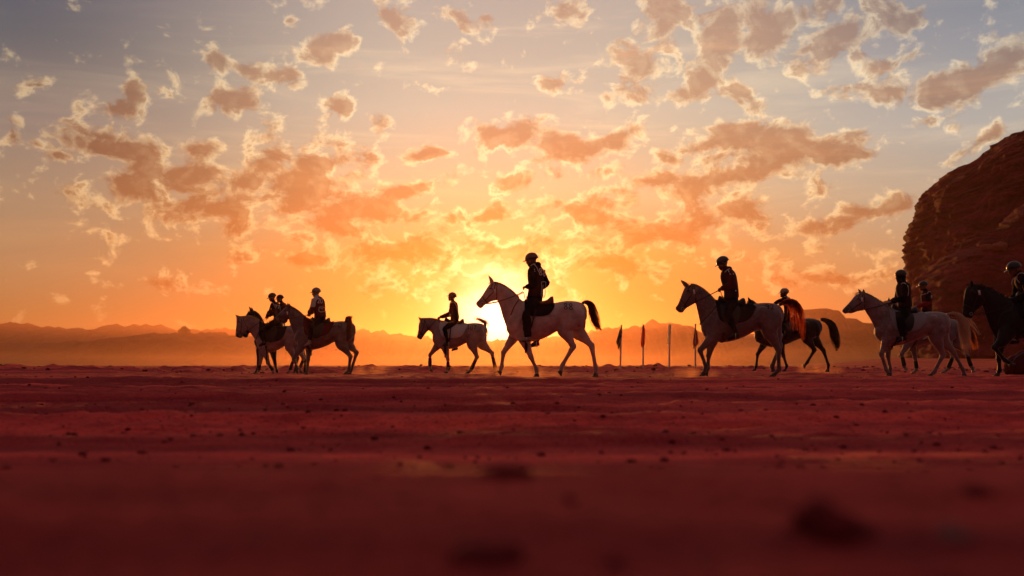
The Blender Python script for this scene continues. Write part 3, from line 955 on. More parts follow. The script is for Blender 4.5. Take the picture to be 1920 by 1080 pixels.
def horse(key, fr, sp):
    """sp: chest, butt (crop x), withers (crop y), neck, head (silhouette pairs), ears, legs, tail, colours"""
    lab = sp['label']
    root = empty('horse', fr.root, lab, 'horse', 'horses walking in a file across the track')
    pv = fr.p
    x0, x1 = pv(sp['chest'], 0)[0], pv(sp['butt'], 0)[0]
    zw = pv(0, sp['withers'])[1]
    zc = pv(0, sp.get('croup', sp['withers']))[1]
    sc = zw / 1.5
    w = sp.get('wide', 1.0) * sc
    geos = []
    tr = []
    for (tx, tt, tb, hw, egg) in TRUNK:
        u = (tx - 288) / 626.0
        zs = (zw * (1 - sstep(u, .3, .75)) + zc * sstep(u, .3, .75)) / 600.0
        tr.append((x0 + u * (x1 - x0), (1030 - tt) * zs, x0 + u * (x1 - x0), (1030 - tb) * zs, hw * w, egg))
    geos.append(pair_loft(tr, 3, 22))
    # neck and head
    nk = [(*pv(*a), *pv(*b), l * sc, -.15) for a, b, l in zip(sp['neck'][0::2], sp['neck'][1::2], (.17, .125, .095, .08, .072))]
    hd = [(*pv(*a), *pv(*b), l * sc) for a, b, l in zip(sp['head'][0::2], sp['head'][1::2], (.066, .098, .086, .062, .052, .055, .042))]
    geos.append(pair_loft(nk + [hd[0] + (0,)], 4, 18))
    # last neck section reaches well into the head
    geos.append(pair_loft(hd, 4, 18))
    h1 = np.array(hd[1][:4]); h2 = np.array(hd[2][:4])
    for s in (-1, 1):   # jowl and brow
        c = h1[:2] * .35 + h1[2:] * .65
        geos.append(ellipsoid((c[0] * .9 + h2[2] * .1, s * .062 * sc, c[1]), (.075 * sc, .035 * sc, .075 * sc)))
        c = h1[:2] * .72 + h1[2:] * .28
        geos.append(ellipsoid((c[0] * .75 + h2[0] * .25, s * .085 * sc, c[1] * .75 + h2[1] * .25), (.032 * sc, .022 * sc, .026 * sc)))
        h5 = hd[5]
        geos.append(ellipsoid((h5[0] * .75 + h5[2] * .25, s * .040 * sc, h5[1] * .75 + h5[3] * .25), (.026 * sc, .016 * sc, .026 * sc)))
    # ears
    ears = []
    base = pv(*sp['ear'][1]); tip = pv(*sp['ear'][0])
    tips = [tip, pv(*sp['ear'][2])] if len(sp['ear']) > 2 else [tip, (tip[0] + .025, tip[1] - .012)]
    for s, tp in zip((-1, 1), tips):
        b0 = (base[0], s * .052 * sc, base[1] - .02); t0 = (tp[0], s * .07 * sc, tp[1])
        bw = np.array([1.0, 0, 0]) * .012 * sc
        P = [np.array(b0) * (1 - t) + np.array(t0) * t + bw * math.sin(t * math.pi) for t in (0, .2, .45, .75, 1)]
        ears.append(tube(P, [.030 * sc, .036 * sc, .034 * sc, .020 * sc, .003], [.020 * sc, .022 * sc, .017 * sc, .010 * sc, .002], 4, 12))
    for s in (-1, 1):
        X = lambda u: x0 + u * (x1 - x0)
        geos.append(ellipsoid((X(.17), s * .165 * w, zw * .70), (.10 * sc, .07 * sc, .20 * sc), -.42, 14, 10))   # shoulder blade
        geos.append(ellipsoid((X(.255), s * .175 * w, zw * .60), (.10 * sc, .07 * sc, .12 * sc), .3, 14, 10))    # upper arm
        geos.append(ellipsoid((X(.72), s * .205 * w, zc * .86), (.13 * sc, .075 * sc, .11 * sc), -.3, 14, 10))   # hip
        geos.append(ellipsoid((X(.90), s * .150 * w, zc * .78), (.10 * sc, .095 * sc, .20 * sc), .12, 14, 10))   # buttock
    # legs
    hoofs = []
    legpaths = []
    for name in ('fore_near', 'fore_off', 'hind_near', 'hind_off'):
        J = [np.array(q) for q in fr.ps(sp[name])]
        s = -1 if 'near' in name else 1
        lat = (.13 if 'fore' in name else .145) * w * s
        lat2 = (.125 if 'fore' in name else .125) * w * s
        lean = sp.get('leg', 1.2) * sc
        if 'fore' in name:
            sh = np.array([x0 + .17 * (x1 - x0), zw * .66]); top = sh
            el_, kn, fe, hb = J
        else:
            top = np.array([x0 + .82 * (x1 - x0), zc * .84])
            el_, kn, fe, hb = J
        L = lambda a, b, t: a * (1 - t) + b * t
        co = L(fe, hb, .58)
        if 'fore' in name:
            st = [(top, .15, .075), (L(top, el_, .55), .135, .085), (el_, .10, .08), (L(el_, kn, .3), .078, .062), (L(el_, kn, .65), .056, .048), (L(el_, kn, .9), .046, .044),
                  (kn, .049, .046), (L(kn, fe, .16), .038, .036), (L(kn, fe, .45), .031, .029), (L(kn, fe, .8), .032, .03), (fe, .041, .036), (L(fe, co, .55), .032, .03), (co, .037, .037)]
        else:
            st = [(top, .19, .10), (L(top, el_, .5), .185, .125), (el_, .135, .105), (L(el_, kn, .35), .098, .075), (L(el_, kn, .7), .062, .05), (L(el_, kn, .9), .055, .043),
                  (kn, .056, .045), (L(kn, fe, .14), .046, .039), (L(kn, fe, .45), .035, .031), (L(kn, fe, .8), .035, .031), (fe, .043, .037), (L(fe, co, .55), .033, .03), (co, .038, .038)]
        pts = []
        for i, (q, a, b) in enumerate(st):
            t = min(1, i / 5)
            pts.append((q[0], lat * (1 - t) + lat2 * t, q[1]))
        inw = [.85, .92] + [1] * 11
        pts = [(p[0], p[1] * k, p[2]) for p, k in zip(pts, inw)]
        geos.append(tube(pts, [a * lean for _, a, _ in st], [b * lean for _, _, b in st], 3, 14))
        if 'hind' in name:    # point of hock
            d = (kn - el_) / max(np.linalg.norm(kn - el_), 1e-6)
            bk = np.array([d[1], -d[0]]) if d[1] < 0 and -d[1] >= 0 else np.array([-d[1], d[0]])
            bk = np.array([abs(d[1]), -d[0] * np.sign(d[1]) * -1]) if False else np.array([-d[1], d[0]])
            if bk[0] < 0: bk = -bk
            hp = kn + bk * .032 * sc - d * .02
            geos.append(tube([(L(el_, kn, .72)[0] + bk[0] * .03, lat2, L(el_, kn, .72)[1] + bk[1] * .03), (hp[0], lat2, hp[1]), (L(kn, fe, .2)[0] + bk[0] * .008, lat2, L(kn, fe, .2)[1])], [.018 * sc, .03 * sc, .02 * sc], [.016 * sc, .026 * sc, .02 * sc], 4, 10))
        else:
            geos.append(ellipsoid((kn[0] - .012 * sc, lat2, kn[1]), (.04 * sc, .042 * sc, .055 * sc)))
        hoofs.append((name, fe, co, hb, lat2))
        legpaths.append((name, kn, fe, lat2))
    body = fuse('body', geos, .0145 * max(sc, .8), 5, .5)
    P = verts_np(body)
    # pigment: dark muzzle, darker knees / cannons on some
    mz = np.array([(hd[5][0] + hd[5][2]) / 2, (hd[5][1] + hd[5][3]) / 2])
    pig = 1 - sstep(np.hypot(P[:, 0] - mz[0], P[:, 2] - mz[1]), .06 * sc, .15 * sc)
    pig = pig * sp.get('muzzle', .8)
    ld = sp.get('legdark', 0)
    if ld:
        pig = np.maximum(pig, ld * (1 - sstep(P[:, 2], .28 * sc, .62 * sc)))
    at = body.attributes.new('pig', 'FLOAT', 'POINT')
    at.data.foreach_set('value', pig.astype(np.float32))
    obj('body', body, M[sp['coat']], root)
    for g in ears: obj('ear', g, M[sp['coat']], root)
    bvh = bvh_of(body)
    # hooves
    for name, fe, co, hb, lat in hoofs:
        d = (hb - fe) / max(np.linalg.norm(hb - fe), 1e-6)
        if hb[1] < .045 * sc:
            up = np.array([0.0, 1.0]); bot = np.array([hb[0], max(hb[1], .004)])
        else:
            a = math.radians(-32); up = -d
            up = np.array([up[0] * math.cos(a) - up[1] * math.sin(a), up[0] * math.sin(a) + up[1] * math.cos(a)])
            bot = hb
        fw = np.array([-up[1], up[0]])
        if fw[0] > 0: fw = -fw
        C, A1, A2 = [], [], []
        for t, rx, ry in ((0, .040, .040), (.25, .044, .043), (.7, .055, .051), (1, .061, .055)):
            c = co * (1 - t) + (bot + fw * .014 * sc) * t
            ax = (np.array([-d[1], d[0]]) if abs(d[1]) > .2 else fw)
            if np.dot(ax, fw) < 0: ax = -ax
            ax = ax * (1 - t) + fw * t; ax /= np.linalg.norm(ax)
            C.append((c[0], lat, c[1])); A1.append((ax[0] * rx * sc, 0, ax[1] * rx * sc)); A2.append((0, ry * sc, 0))
        obj('hoof', ring_loft(C, A1, A2, 14), M[sp.get('hoof', 'hoof')], root)
    # eyes and nostrils
    for s in (-1, 1):
        c = h1[:2] * .72 + h1[2:] * .28
        e = (c[0] * .75 + h2[0] * .25, c[1] * .75 + h2[1] * .25)
        h = hit_side(bvh, e[0], e[1], s)
        if h[0] is not None:
            obj('eye', ellipsoid((e[0], h[0].y - s * .006, e[1]), (.017 * sc, .012, .015 * sc)), M['eye'], root)
        h5 = hd[5]
        q = (h5[0] * .78 + h5[2] * .22, h5[1] * .78 + h5[3] * .22)
        h = hit_side(bvh, q[0], q[1], s)
        if h[0] is not None:
            obj('nostril', ellipsoid((q[0], h[0].y - s * .002, q[1]), (.009 * sc, .006, .015 * sc), .5), M['eye'], root)
    # mane
    crest = catmull([nk[i][:2] for i in range(1, len(nk))] + [hd[0][:2]], 12)
    G = []
    ml = sp.get('mane', .06)
    ms = sp.get('mane_side', -1)
    for _ in range(sp.get('mane_n', 260)):
        t = random.random(); i = int(t * (len(crest) - 1))
        x, z = crest[i]
        ln = ml * random.uniform(.6, 1.15) * sc
        sd = ms if random.random() < .8 else -ms
        y0 = random.uniform(-.012, .012)
        P0 = np.array([x + random.uniform(-.01, .01), y0, z - .012])
        g = [P0]
        for q in (.25, .5, .75, 1):
            out = sd * (.055 + .02 * random.random()) * min(1, q * 1.6) * min(1, ln / .08)
            g.append(np.array([x + ln * q * random.uniform(.12, .3), y0 + out, z + .012 * math.sin(q * 3.1) + .010 - ln * max(0, q - .15) * .9]))
        G.append(g)
    for _ in range(sp.get('forelock', 14)):
        x, z = hd[0][0], hd[0][1]
        G.append([(x, random.uniform(-.02, .02), z), (x - .03, random.uniform(-.03, .03), z + .012), (hd[1][0] - .008 + random.uniform(-.03, .01), random.uniform(-.03, .03), hd[1][1] + random.uniform(-.02, .04))])
    obj('mane', strands(G, .006 * sc), M[sp.get('mane_col', 'hair_black')], root, fix=False)
    # tail
    G = []
    for tl in sp['tails']:
        gp = catmull([(*pv(a, b), wd * fr.k) for a, b, wd in tl['path']], 5)
        T = np.gradient(gp[:, :2], axis=0); T /= np.maximum(np.linalg.norm(T, axis=1), 1e-6)[:, None]
        N_ = np.column_stack([-T[:, 1], T[:, 0]])
        m = len(gp)
        for _ in range(tl.get('n', 260)):
            a = random.gauss(0, .5); a = max(-1.15, min(1.15, a)); b = random.uniform(-1, 1) * math.sqrt(max(0, 1 - min(1, a * a)))
            end = int(m * random.uniform(tl.get('short', .72), 1.0))
            ph, am = random.uniform(0, 6), random.uniform(0, .34)
            g = []
            for i in range(0, end, 2):
                wv = am * math.sin(ph + i * .45) * (i / m)
                q = gp[i, :2] + N_[i] * gp[i, 2] * (a + wv) * .5 * 1.0
                g.append((q[0], b * gp[i, 2] * .42 * tl.get('flat', 1.0) + wv * gp[i, 2] * .3 + tl.get('y', 0) * min(1, i / (m * .3)), q[1]))
            if len(g) > 2: G.append(g)
    if G:
        obj('tail', strands(G, sp.get('tail_r', .006) * sc), M[sp.get('tail_col', 'hair_black')], root, fix=False)
        gp = catmull([(*pv(a, b), wd * fr.k) for a, b, wd in sp['tails'][0]['path'][:3]], 4)
        dk = tube([(q[0], sp['tails'][0].get('y', 0) * min(1, i / (len(gp) * .9)), q[1]) for i, q in enumerate(gp)], [max(.03, .0) * sc * (1 - .6 * i / len(gp)) for i in range(len(gp))], None, 1, 10)
        obj('tail_dock', dk, M[sp.get('dock_col', sp.get('tail_col', 'hair_black'))], root)
    # bridle: cheek strap, noseband, browband, throat strap; bit ring
    H = lambda i, t: (hd[i][0] * (1 - t) + hd[i][2] * t, hd[i][1] * (1 - t) + hd[i][3] * t)
    bit = ((H(4, .72)[0] + H(4, .6)[0]) / 2, H(4, .7)[1])
    lm = M[sp.get('bridle', 'leather')]
    br = []
    rings = []
    for s in (-1, 1):
        br.append(strap(bvh, [(hd[0][0] * .6 + nk[-1][0] * .4, hd[0][1] - .01), H(1, .52), H(2, .55), bit], .0095 * sc, s, .006))
        br.append(strap(bvh, [H(3, .02), H(3, .35), H(3, .7), H(3, .97)], .0095 * sc, s, .006))
        br.append(strap(bvh, [(H(0, .0)[0] - .01, H(0, 0)[1] - .02), H(1, .2), H(1, .42)], .009 * sc, s, .006))
        br.append(strap(bvh, [(hd[0][0] * .3 + nk[-1][0] * .7, nk[-1][1] - .015), H(0, .6), H(1, .99)], .008 * sc, s, .006))
        hq = hit_side(bvh, bit[0], bit[1], s)
        by = hq[0].y if hq[0] is not None else s * .05
        cir = [(bit[0] + .026 * sc * math.cos(a), by + s * .012, bit[1] + .026 * sc * math.sin(a)) for a in np.linspace(0, 2 * math.pi, 17)]
        rings.append(tube(cir, .005 * sc, None, 1, 6))
    bo = obj('bridle', join(br), lm, root)
    for rg in rings: obj('bit_ring', rg, M['steel'], bo)
    if sp.get('tag'):
        tx, tz = pv(*sp['tag'])
        hq = hit_side(bvh, tx, tz, -1)
        if hq[0] is not None:
            g = tube([(tx - .006, hq[0].y - .012, tz + .045), (tx + .006, hq[0].y - .014, tz - .045)], .02, .004, 2, 6)
            obj('number_tag', g, M['tag'], bo)
    # reins to the rider's hands
    hx, hz_ = pv(*sp['hand'])
    for s in (-1, 1):
        sag = sp.get('sag', .03)
        a = np.array([bit[0], s * .055 * sc, bit[1]]); b = np.array([hx + (.0 if s < 0 else .02), s * .10, hz_])
        P_ = []
        for t in np.linspace(0, 1, 14):
            q = a * (1 - t) + b * t
            q[2] -= sag * 4 * t * (1 - t)
            hq = hit_side(bvh, q[0], q[2], s)
            if hq[0] is not None and abs(hq[0].y) + .012 > abs(q[1]): q[1] = hq[0].y + s * .012
            P_.append(q)
        obj('rein', tube(P_, .008 * sc, .004, 1, 6), lm, root)
    g0 = np.array([hx + .01, -.08, hz_ - .02])
    obj('rein', tube([g0, g0 + (.03, -.03, -.14), g0 + (.10, .02, -.2), g0 + (.04, .16, -.05)], .007 * sc, .004, 4, 6), lm, root)
    # breastplate
    if sp.get('breast'):
        bp = []
        for s in (-1, 1):
            bp.append(strap(bvh, fr.ps(sp['breast']), .011 * sc, s, .007, 5, .1))
        obj('breast_strap', join(bp), lm, root)
    # saddle: pad, flaps, seat, girth, stirrups
    sx, sz = pv(*sp['seat'])      # middle of the seat
    def topz(x):
        h = bvh.ray_cast(Vector((x, 0, 3)), Vector((0, 0, -1)))
        return h[0].z if h[0] is not None else zw
    tz = topz(sx)
    pm = M[sp.get('pad', 'pad_black')]
    pl = sp.get('pad_len', (.36, .36)); pdp = sp.get('pad_drop', .40)
    pg = []
    for s in (-1, 1):
        poly = [(sx - pl[0], topz(sx - pl[0]) - .015), (sx, tz + .0), (sx + pl[1], topz(sx + pl[1]) - .015), (sx + pl[1] * .95, tz - pdp * .45), (sx + pl[1] * .55, tz - pdp * .9), (sx - pl[0] * .2, tz - pdp), (sx - pl[0] * .85, tz - pdp * .8)]
        pg.append(drape_patch(bvh, poly, s, .022, .024, .02))
    # strip over the spine
    xs = np.linspace(sx - pl[0], sx + pl[1], 12)
    V, F = [], []
    for i, x in enumerate(xs):
        for j, yy in enumerate(np.linspace(-.17, .17, 9)):
            h = bvh.ray_cast(Vector((x, yy, 3)), Vector((0, 0, -1)))
            V.append((x, yy, (h[0].z if h[0] is not None else tz) + .022))
    for i in range(11):
        for j in range(8):
            F.append((i * 9 + j, i * 9 + j + 1, (i + 1) * 9 + j + 1, (i + 1) * 9 + j))
    n_ = len(V)
    V2 = V + [(v[0], v[1], v[2] - .016) for v in V]
    pg.append((V2, F + [tuple(k + n_ for k in reversed(f)) for f in F]))
    obj('saddle_pad', join(pg), pm, root)
    sm = M[sp.get('saddle', 'leather_black')]
    secs = []
    for dx, dz, hw in ((-.27, .03, .06), (-.235, .115, .075), (-.17, .085, .11), (-.06, .055, .135), (.06, .055, .15), (.15, .085, .16), (.215, .135, .15), (.26, .13, .12), (.275, .06, .10)):
        zz = topz(sx + dx)
        secs.append((sx + dx, zz + dz, sx + dx, zz - .05, hw * sc, 0))
    sd = obj('saddle', pair_loft(secs, 3, 16), sm, root)
    for s in (-1, 1):
        poly = [(sx - .24, tz - .01), (sx + .10, tz - .02), (sx + .11, tz - .25), (sx + .02, tz - .44), (sx - .14, tz - .44), (sx - .25, tz - .24)]
        g = drape_patch(bvh, poly, s, .045, .024, .018)
        if g[1] and sp.get('flap', True): obj('flap', g, M['leather_black'], sd)
    xg = x0 + .245 * (x1 - x0)
    ring = []
    for t in np.linspace(-1.15, 1.15, 18):
        a = -math.pi / 2 + t
        zc_ = zw * .66
        o_ = Vector((xg, 1.2 * math.cos(a), zc_ + 1.2 * math.sin(a)))
        h = bvh.ray_cast(o_, Vector((0, -math.cos(a), -math.sin(a))))
        if h[0] is not None and (h[0] - o_).length < 1.1:
            ring.append((xg, h[0].y + .008 * math.cos(a), h[0].z + .008 * math.sin(a)))
    if len(ring) > 4:
        obj('girth', tube(ring, .007, .032, 1, 6, lat=(1, 0, 0)), M['leather_black'], root)
    for s, ft in ((-1, sp['foot']), (1, sp.get('foot_off', sp['foot']))):
        fx, fz = pv(*ft)
        yv = s * sp.get('foot_y', .335)
        a = (fx, yv, fz)
        top_ = (sx - .08, s * .27, tz - .12)
        cir = [(a[0] + .012 * math.sin(t) , a[1] + .062 * math.sin(t), a[2] + (.13 * (.5 - .5 * math.cos(t)) if True else 0)) for t in np.linspace(0, 2 * math.pi, 17)]
        so = obj('stirrup', tube(cir, .007, .011, 1, 6, lat=(1, 0, 0)), M['steel'], sd)
        obj('stirrup_leather', tube([top_, ((top_[0] + a[0]) / 2, s * .335, (top_[2] + a[2]) / 2), (a[0], a[1], a[2] + .125)], .014, .004, 3, 6), M['leather_black'], sd)
    # painted number on the croup
    if sp.get('mark'):
        txt, mx_, mz_, mw, mh = sp['mark']
        x, z = pv(mx_, mz_)
        obj('number_mark', digit_strokes(bvh, txt, x, z, mw, mh, .0075, slope=sp.get('mark_slope', -.05)), M['paint_mark'], root)
    # leg boots
    if sp.get('boots'):
        for name, kn, fe, lat in legpaths:
            a = kn * .72 + fe * .28; b = kn * .02 + fe * .98
            lg = 'fore' in name
            obj('leg_boot', tube([(a[0], lat, a[1]), ((a[0] + b[0]) / 2, lat, (a[1] + b[1]) / 2), (b[0], lat, b[1])], [.046 * sc, .052 * sc, .054 * sc], [.044 * sc, .048 * sc, .05 * sc], 4, 14), M['boot_black'], root)
    return root, bvh

# ------------------------------------------------------------------ riders
def capsule_dist(P, pts, rad):
    best = np.full(len(P), 1e9)
    for (a, b), (ra, rb) in zip(zip(pts[:-1], pts[1:]), zip(rad[:-1], rad[1:])):
        a = np.array(a, float); b = np.array(b, float); d = b - a
        t = np.clip(((P - a) @ d) / max(d @ d, 1e-9), 0, 1)
        dist = np.linalg.norm(P - (a + t[:, None] * d), axis=1) - (ra * (1 - t) + rb * t)
        best = np.minimum(best, dist)
    return best

def person(key, fr, sp):
    s = sp.get('scale', 1.0)
    root = empty('person', fr.root, sp['label'], 'person', 'riders in helmets on the horses')
    q = lambda c, y: np.array([fr.p(*c)[0], y, fr.p(*c)[1]])
    yaw = math.radians(sp.get('yaw', 0))
    LAT = np.array([math.sin(yaw), math.cos(yaw), 0])
    Pv, Nk, Hd = q(sp['pelvis'], 0), q(sp['neck'], 0), q(sp['head'], 0)
    up = Nk - Pv
    tl = np.linalg.norm(up); up = up / tl
    fwd = np.cross(LAT, up); fwd /= np.linalg.norm(fwd)
    if fwd[0] > 0: fwd = -fwd
    bulk = sp.get('bulk', 1.0)
    secs = [(-.16, .085, .12, 0), (-.05, .125, .165, 0), (.08, .128, .172, 0), (.25, .118, .158, 0), (.42, .115, .155, .005), (.6, .122, .172, .012), (.76, .125, .188, .008), (.88, .108, .185, -.004), (.96, .078, .13, -.008), (1.03, .056, .062, 0)]
    bow = sp.get('bow', .03)
    C, A1, A2 = [], [], []
    for t, dep, wid, sh in catmull(secs, 3):
        c = Pv + up * tl * t + fwd * (sh - bow * math.sin(min(max(t, 0), 1) * math.pi)) * s
        C.append(c); A1.append(fwd * dep * s * bulk); A2.append(LAT * wid * s * (bulk * .5 + .5))
    torso = ring_loft(C, A1, A2, 20)
    geos = [torso]
    # neck + head
    hp = math.radians(sp.get('nod', 0))          # looking down positive
    hyaw = math.radians(sp.get('look', 0))
    hf = np.array([-math.cos(hp) * math.cos(hyaw), math.sin(hyaw), -math.sin(hp)])
    hl = np.array([math.sin(hyaw), math.cos(hyaw), 0]) ; hl = hl - hf * (hl @ hf); hl /= np.linalg.norm(hl)
    hu = np.cross(hf, hl); hu = hu if hu[2] > 0 else -hu
    hs = s * sp.get('head_s', 1.0) * .98
    geos.append(tube([Nk - up * .05, Nk + (Hd - Nk) * .45, Hd - hu * .02], [.062 * s, .056 * s, .055 * s], None, 3, 12))
    def hpt(f, l, u): return Hd + (hf * f + hl * l + hu * u) * hs
    def hell(c, r):
        V, F = ellipsoid((0, 0, 0), (1, 1, 1), 0, 16, 12)
        return [tuple(hpt(c[0] + v[0] * r[0], c[1] + v[1] * r[1], c[2] + v[2] * r[2])) for v in V], F
    geos += [hell((-.012, 0, .03), (.098, .077, .092)), hell((.022, 0, -.05), (.072, .058, .072)), hell((.072, 0, -.098), (.026, .03, .022)),
             hell((.092, 0, -.066), (.016, .026, .016)), hell((.085, 0, .018), (.022, .052, .018)), hell((.102, 0, -.028), (.024, .014, .016)), hell((.092, 0, -.008), (.016, .010, .03)),
             hell((-.01, .078, -.015), (.018, .009, .03)), hell((-.01, -.078, -.015), (.018, .009, .03)), hell((.05, .042, -.03), (.04, .026, .032)), hell((.05, -.042, -.03), (.04, .026, .032))]
    # arms, hands
    arms, hands = [], []
    jb = sp.get('sleeve', .012)
    for sd in (-1, 1):
        sh = Pv + up * tl * .86 + LAT * sd * .155 * s + fwd * (-.01)
        eln, wrn = ('elbow', 'wrist') if sd < 0 else ('elbow_off', 'wrist_off')
        e2 = sp.get(eln, sp['elbow']); w2 = sp.get(wrn, sp['wrist'])
        el_ = q(e2, sd * (.235 if sd < 0 else .22) * s); wr = q(w2, sd * .085)
        if eln not in sp: el_ = el_ + np.array([.02, 0, .0]); wr = wr + np.array([.025, 0, .0])
        rad = [.068, .066, .056, .05, .052, .044, .036]
        L = lambda a, b, t: a * (1 - t) + b * t
        pts = [sh, L(sh, el_, .3), L(sh, el_, .75), el_, L(el_, wr, .3), L(el_, wr, .7), wr]
        geos.append(tube(pts, [(r + jb) * s for r in rad], None, 3, 12))
        arms.append((pts, [(r + jb) * s for r in rad]))
        d = wr - el_; d /= np.linalg.norm(d)
        pal = wr + d * .05 * s
        side = np.array([0, 1.0, 0]); nrm = np.cross(d, side); nrm /= np.linalg.norm(nrm)
        if nrm[2] > 0: nrm = -nrm      # curl side: down
        geos.append(tube([wr - d * .02, wr + d * .03 * s, wr + d * .085 * s], [.024 * s, .028 * s, .022 * s], [.028 * s, .038 * s, .040 * s], 3, 10))
        for i, (ln, yo) in enumerate(((.068, -.030), (.076, -.010), (.072, .010), (.058, .030))):
            b0 = wr + d * .08 * s + side * yo * s * -sd
            k1 = b0 + (d * .6 + nrm * .55) * ln * .5 * s
            k2 = k1 + (nrm * .9 - d * .25) * ln * .42 * s
            k3 = k2 + (-d * .9 + nrm * .1) * ln * .36 * s
            geos.append(tube([b0, k1, k2, k3], [.0098 * s, .0095 * s, .009 * s, .0075 * s], None, 3, 8))
        th = wr + d * .03 * s - side * sd * .03 * s
        geos.append(tube([th, th + (d * .03 - side * sd * .014 + nrm * .012) * s, th + (d * .062 - side * sd * .004 + nrm * .02) * s], [.013 * s, .0115 * s, .009 * s], None, 3, 8))
        hands.append(([wr + d * .012, wr + d * .10 * s + nrm * .03 * s], [.05 * s, .06 * s]))
    # legs
    legs = []
    shoes = []
    for sd in (-1, 1):
        kn_c = sp['knee'] if sd < 0 else sp.get('knee_off', sp['knee'])
        an_c = sp['ankle'] if sd < 0 else sp.get('ankle_off', sp['ankle'])
        to_c = sp['toe'] if sd < 0 else sp.get('toe_off', sp['toe'])
        hip = Pv + np.array([0, sd * .105 * s, -.02])
        kn = q(kn_c, sd * .325 * (.5 + .5 * s)); an = q(an_c, sd * .335); to = q(to_c, sd * .345)
        L = lambda a, b, t: a * (1 - t) + b * t
        pts = [hip, L(hip, kn, .35) + np.array([0, sd * .03, .015]), L(hip, kn, .75), kn, L(kn, an, .3) + np.array([.008, 0, 0]), L(kn, an, .65), an]
        baggy = sp.get('baggy', 0)
        rad = [.115, .098, .08, .070 + baggy * .4, .068 + baggy, .056 + baggy, .046 + baggy]
        geos.append(tube(pts, [r * s for r in rad], [r * s * .92 for r in rad], 3, 14))
        legs.append((pts, [r * s for r in rad]))
        shoes.append((an, to, sd))
    body = fuse('body', geos, .0105, 3, .45)
    # clothing zones
    n = len(body.polygons)
    ctr = np.empty(n * 3); body.polygons.foreach_get('center', ctr); ctr = ctr.reshape(-1, 3)
    d_head = capsule_dist(ctr, [Nk + (Hd - Nk) * .35, Hd], [.055 * s, .10 * s])
    d_torso = capsule_dist(ctr, [Pv + up * tl * .18, Pv + up * tl * .9], [.14 * s, .15 * s])
    d_leg = np.minimum(*[capsule_dist(ctr, p_, r_) for p_, r_ in legs])
    d_leg = np.minimum(d_leg, capsule_dist(ctr, [Pv - up * .12, Pv + up * tl * .06], [.13 * s, .15 * s]))
    d_arm = np.minimum(*[capsule_dist(ctr, p_, r_) for p_, r_ in arms])
    d_hand = np.minimum(*[capsule_dist(ctr, p_, r_) for p_, r_ in hands])
    zone = np.argmin(np.stack([d_head, d_torso, d_leg, d_arm, d_hand]), 0)
    mi = np.array([0, 1, 2, 3, 0])[zone]
    if sp.get('veil'): mi[zone == 0] = 1
    if sp.get('forearm'):      # lower sleeve in another colour
        mid = [(p_[3] * .5 + p_[2] * .5) for p_, _ in arms]
        for (p_, r_), m_ in zip(arms, mid):
            dl = capsule_dist(ctr, [m_, p_[3], p_[6]], [.06 * s, .06 * s, .05 * s])
            mi[(zone == 3) & (dl < .01) & (ctr[:, 2] < m_[2])] = 4
    # creases in the cloth
    PV = verts_np(body)
    dh = np.minimum(capsule_dist(PV, [Nk + (Hd - Nk) * .35, Hd], [.055 * s, .11 * s]), np.minimum(*[capsule_dist(PV, p_, r_) for p_, r_ in hands]))
    cr = .009 * fbm(PV[:, 0] * 9 + PV[:, 2] * 4, PV[:, 1] * 9, PV[:, 2] * 13 - PV[:, 0] * 6, 3, 61) * sstep(dh, .0, .04)
    NV = np.empty(len(PV) * 3); body.vertices.foreach_get('normal', NV)
    body.vertices.foreach_set('co', (PV + NV.reshape(-1, 3) * cr[:, None]).ravel()); body.update()
    body.polygons.foreach_set('material_index', mi.astype(np.int32))
    mats = [M['skin'], M[sp['top']], M[sp['trousers']], M[sp.get('sleeves', sp['top'])], M[sp.get('forearm') or sp['top']]]
    bo = obj('body', body, mats, root)
    bvh = bvh_of(body)
    # helmet
    hc = sp.get('helmet_up', .045)
    V, F = ellipsoid((0, 0, 0), (1, 1, 1), 0, 24, 16)
    VV = []
    for v in V:
        f, l, u = -v[0] * .0 + v[0], v[1], v[2]
        zz = u * (.118 if u > 0 else .045)
        VV.append(tuple(hpt(-.012 + f * .132, l * .108, hc + zz + (.02 * (-f) * 0))))
    ho = obj('helmet', (VV, F), M[sp['helmet']], root)
    if sp.get('brim', True):
        B = []
        for t in np.linspace(-1.15, 1.15, 11):
            a = t
            inner = hpt(-.012 + .122 * math.cos(a), .10 * math.sin(a), hc - .008)
            ln = .068 * math.cos(t * 1.15) ** .6 if math.cos(t * 1.15) > 0 else 0
            outer = hpt(-.012 + (.122 + ln) * math.cos(a), (.10 + ln * .6) * math.sin(a), hc - .008 - .30 * ln)
            B.append((inner, outer))
        V2, F2 = [], []
        for a, b in B:
            for p_ in (a, b, b + hu * -.008, a + hu * -.012): V2.append(tuple(p_))
        for i in range(len(B) - 1):
            for j in range(4):
                k = (j + 1) % 4
                F2.append((i * 4 + j, i * 4 + k, (i + 1) * 4 + k, (i + 1) * 4 + j))
        F2 += [(0, 1, 2, 3), tuple(len(V2) - 4 + k for k in (3, 2, 1, 0))]
        obj('brim', (V2, F2), M[sp['helmet']], ho, smooth=False)
    for l in (-1, 1):
        obj('chin_strap', tube([hpt(.0, l * .088, hc - .04), hpt(.02, l * .078, -.07), hpt(.05, l * .03, -.122)], .006, .004, 3, 6), M['leather_black'], ho)
    rim = [hpt(-.012 + .133 * math.cos(t), .109 * math.sin(t), hc - .012) for t in np.linspace(0, 2 * math.pi, 25)]
    obj('helmet_band', tube(rim, .006, .008, 1, 6, lat=tuple(hu)), M['leather_black'], ho)
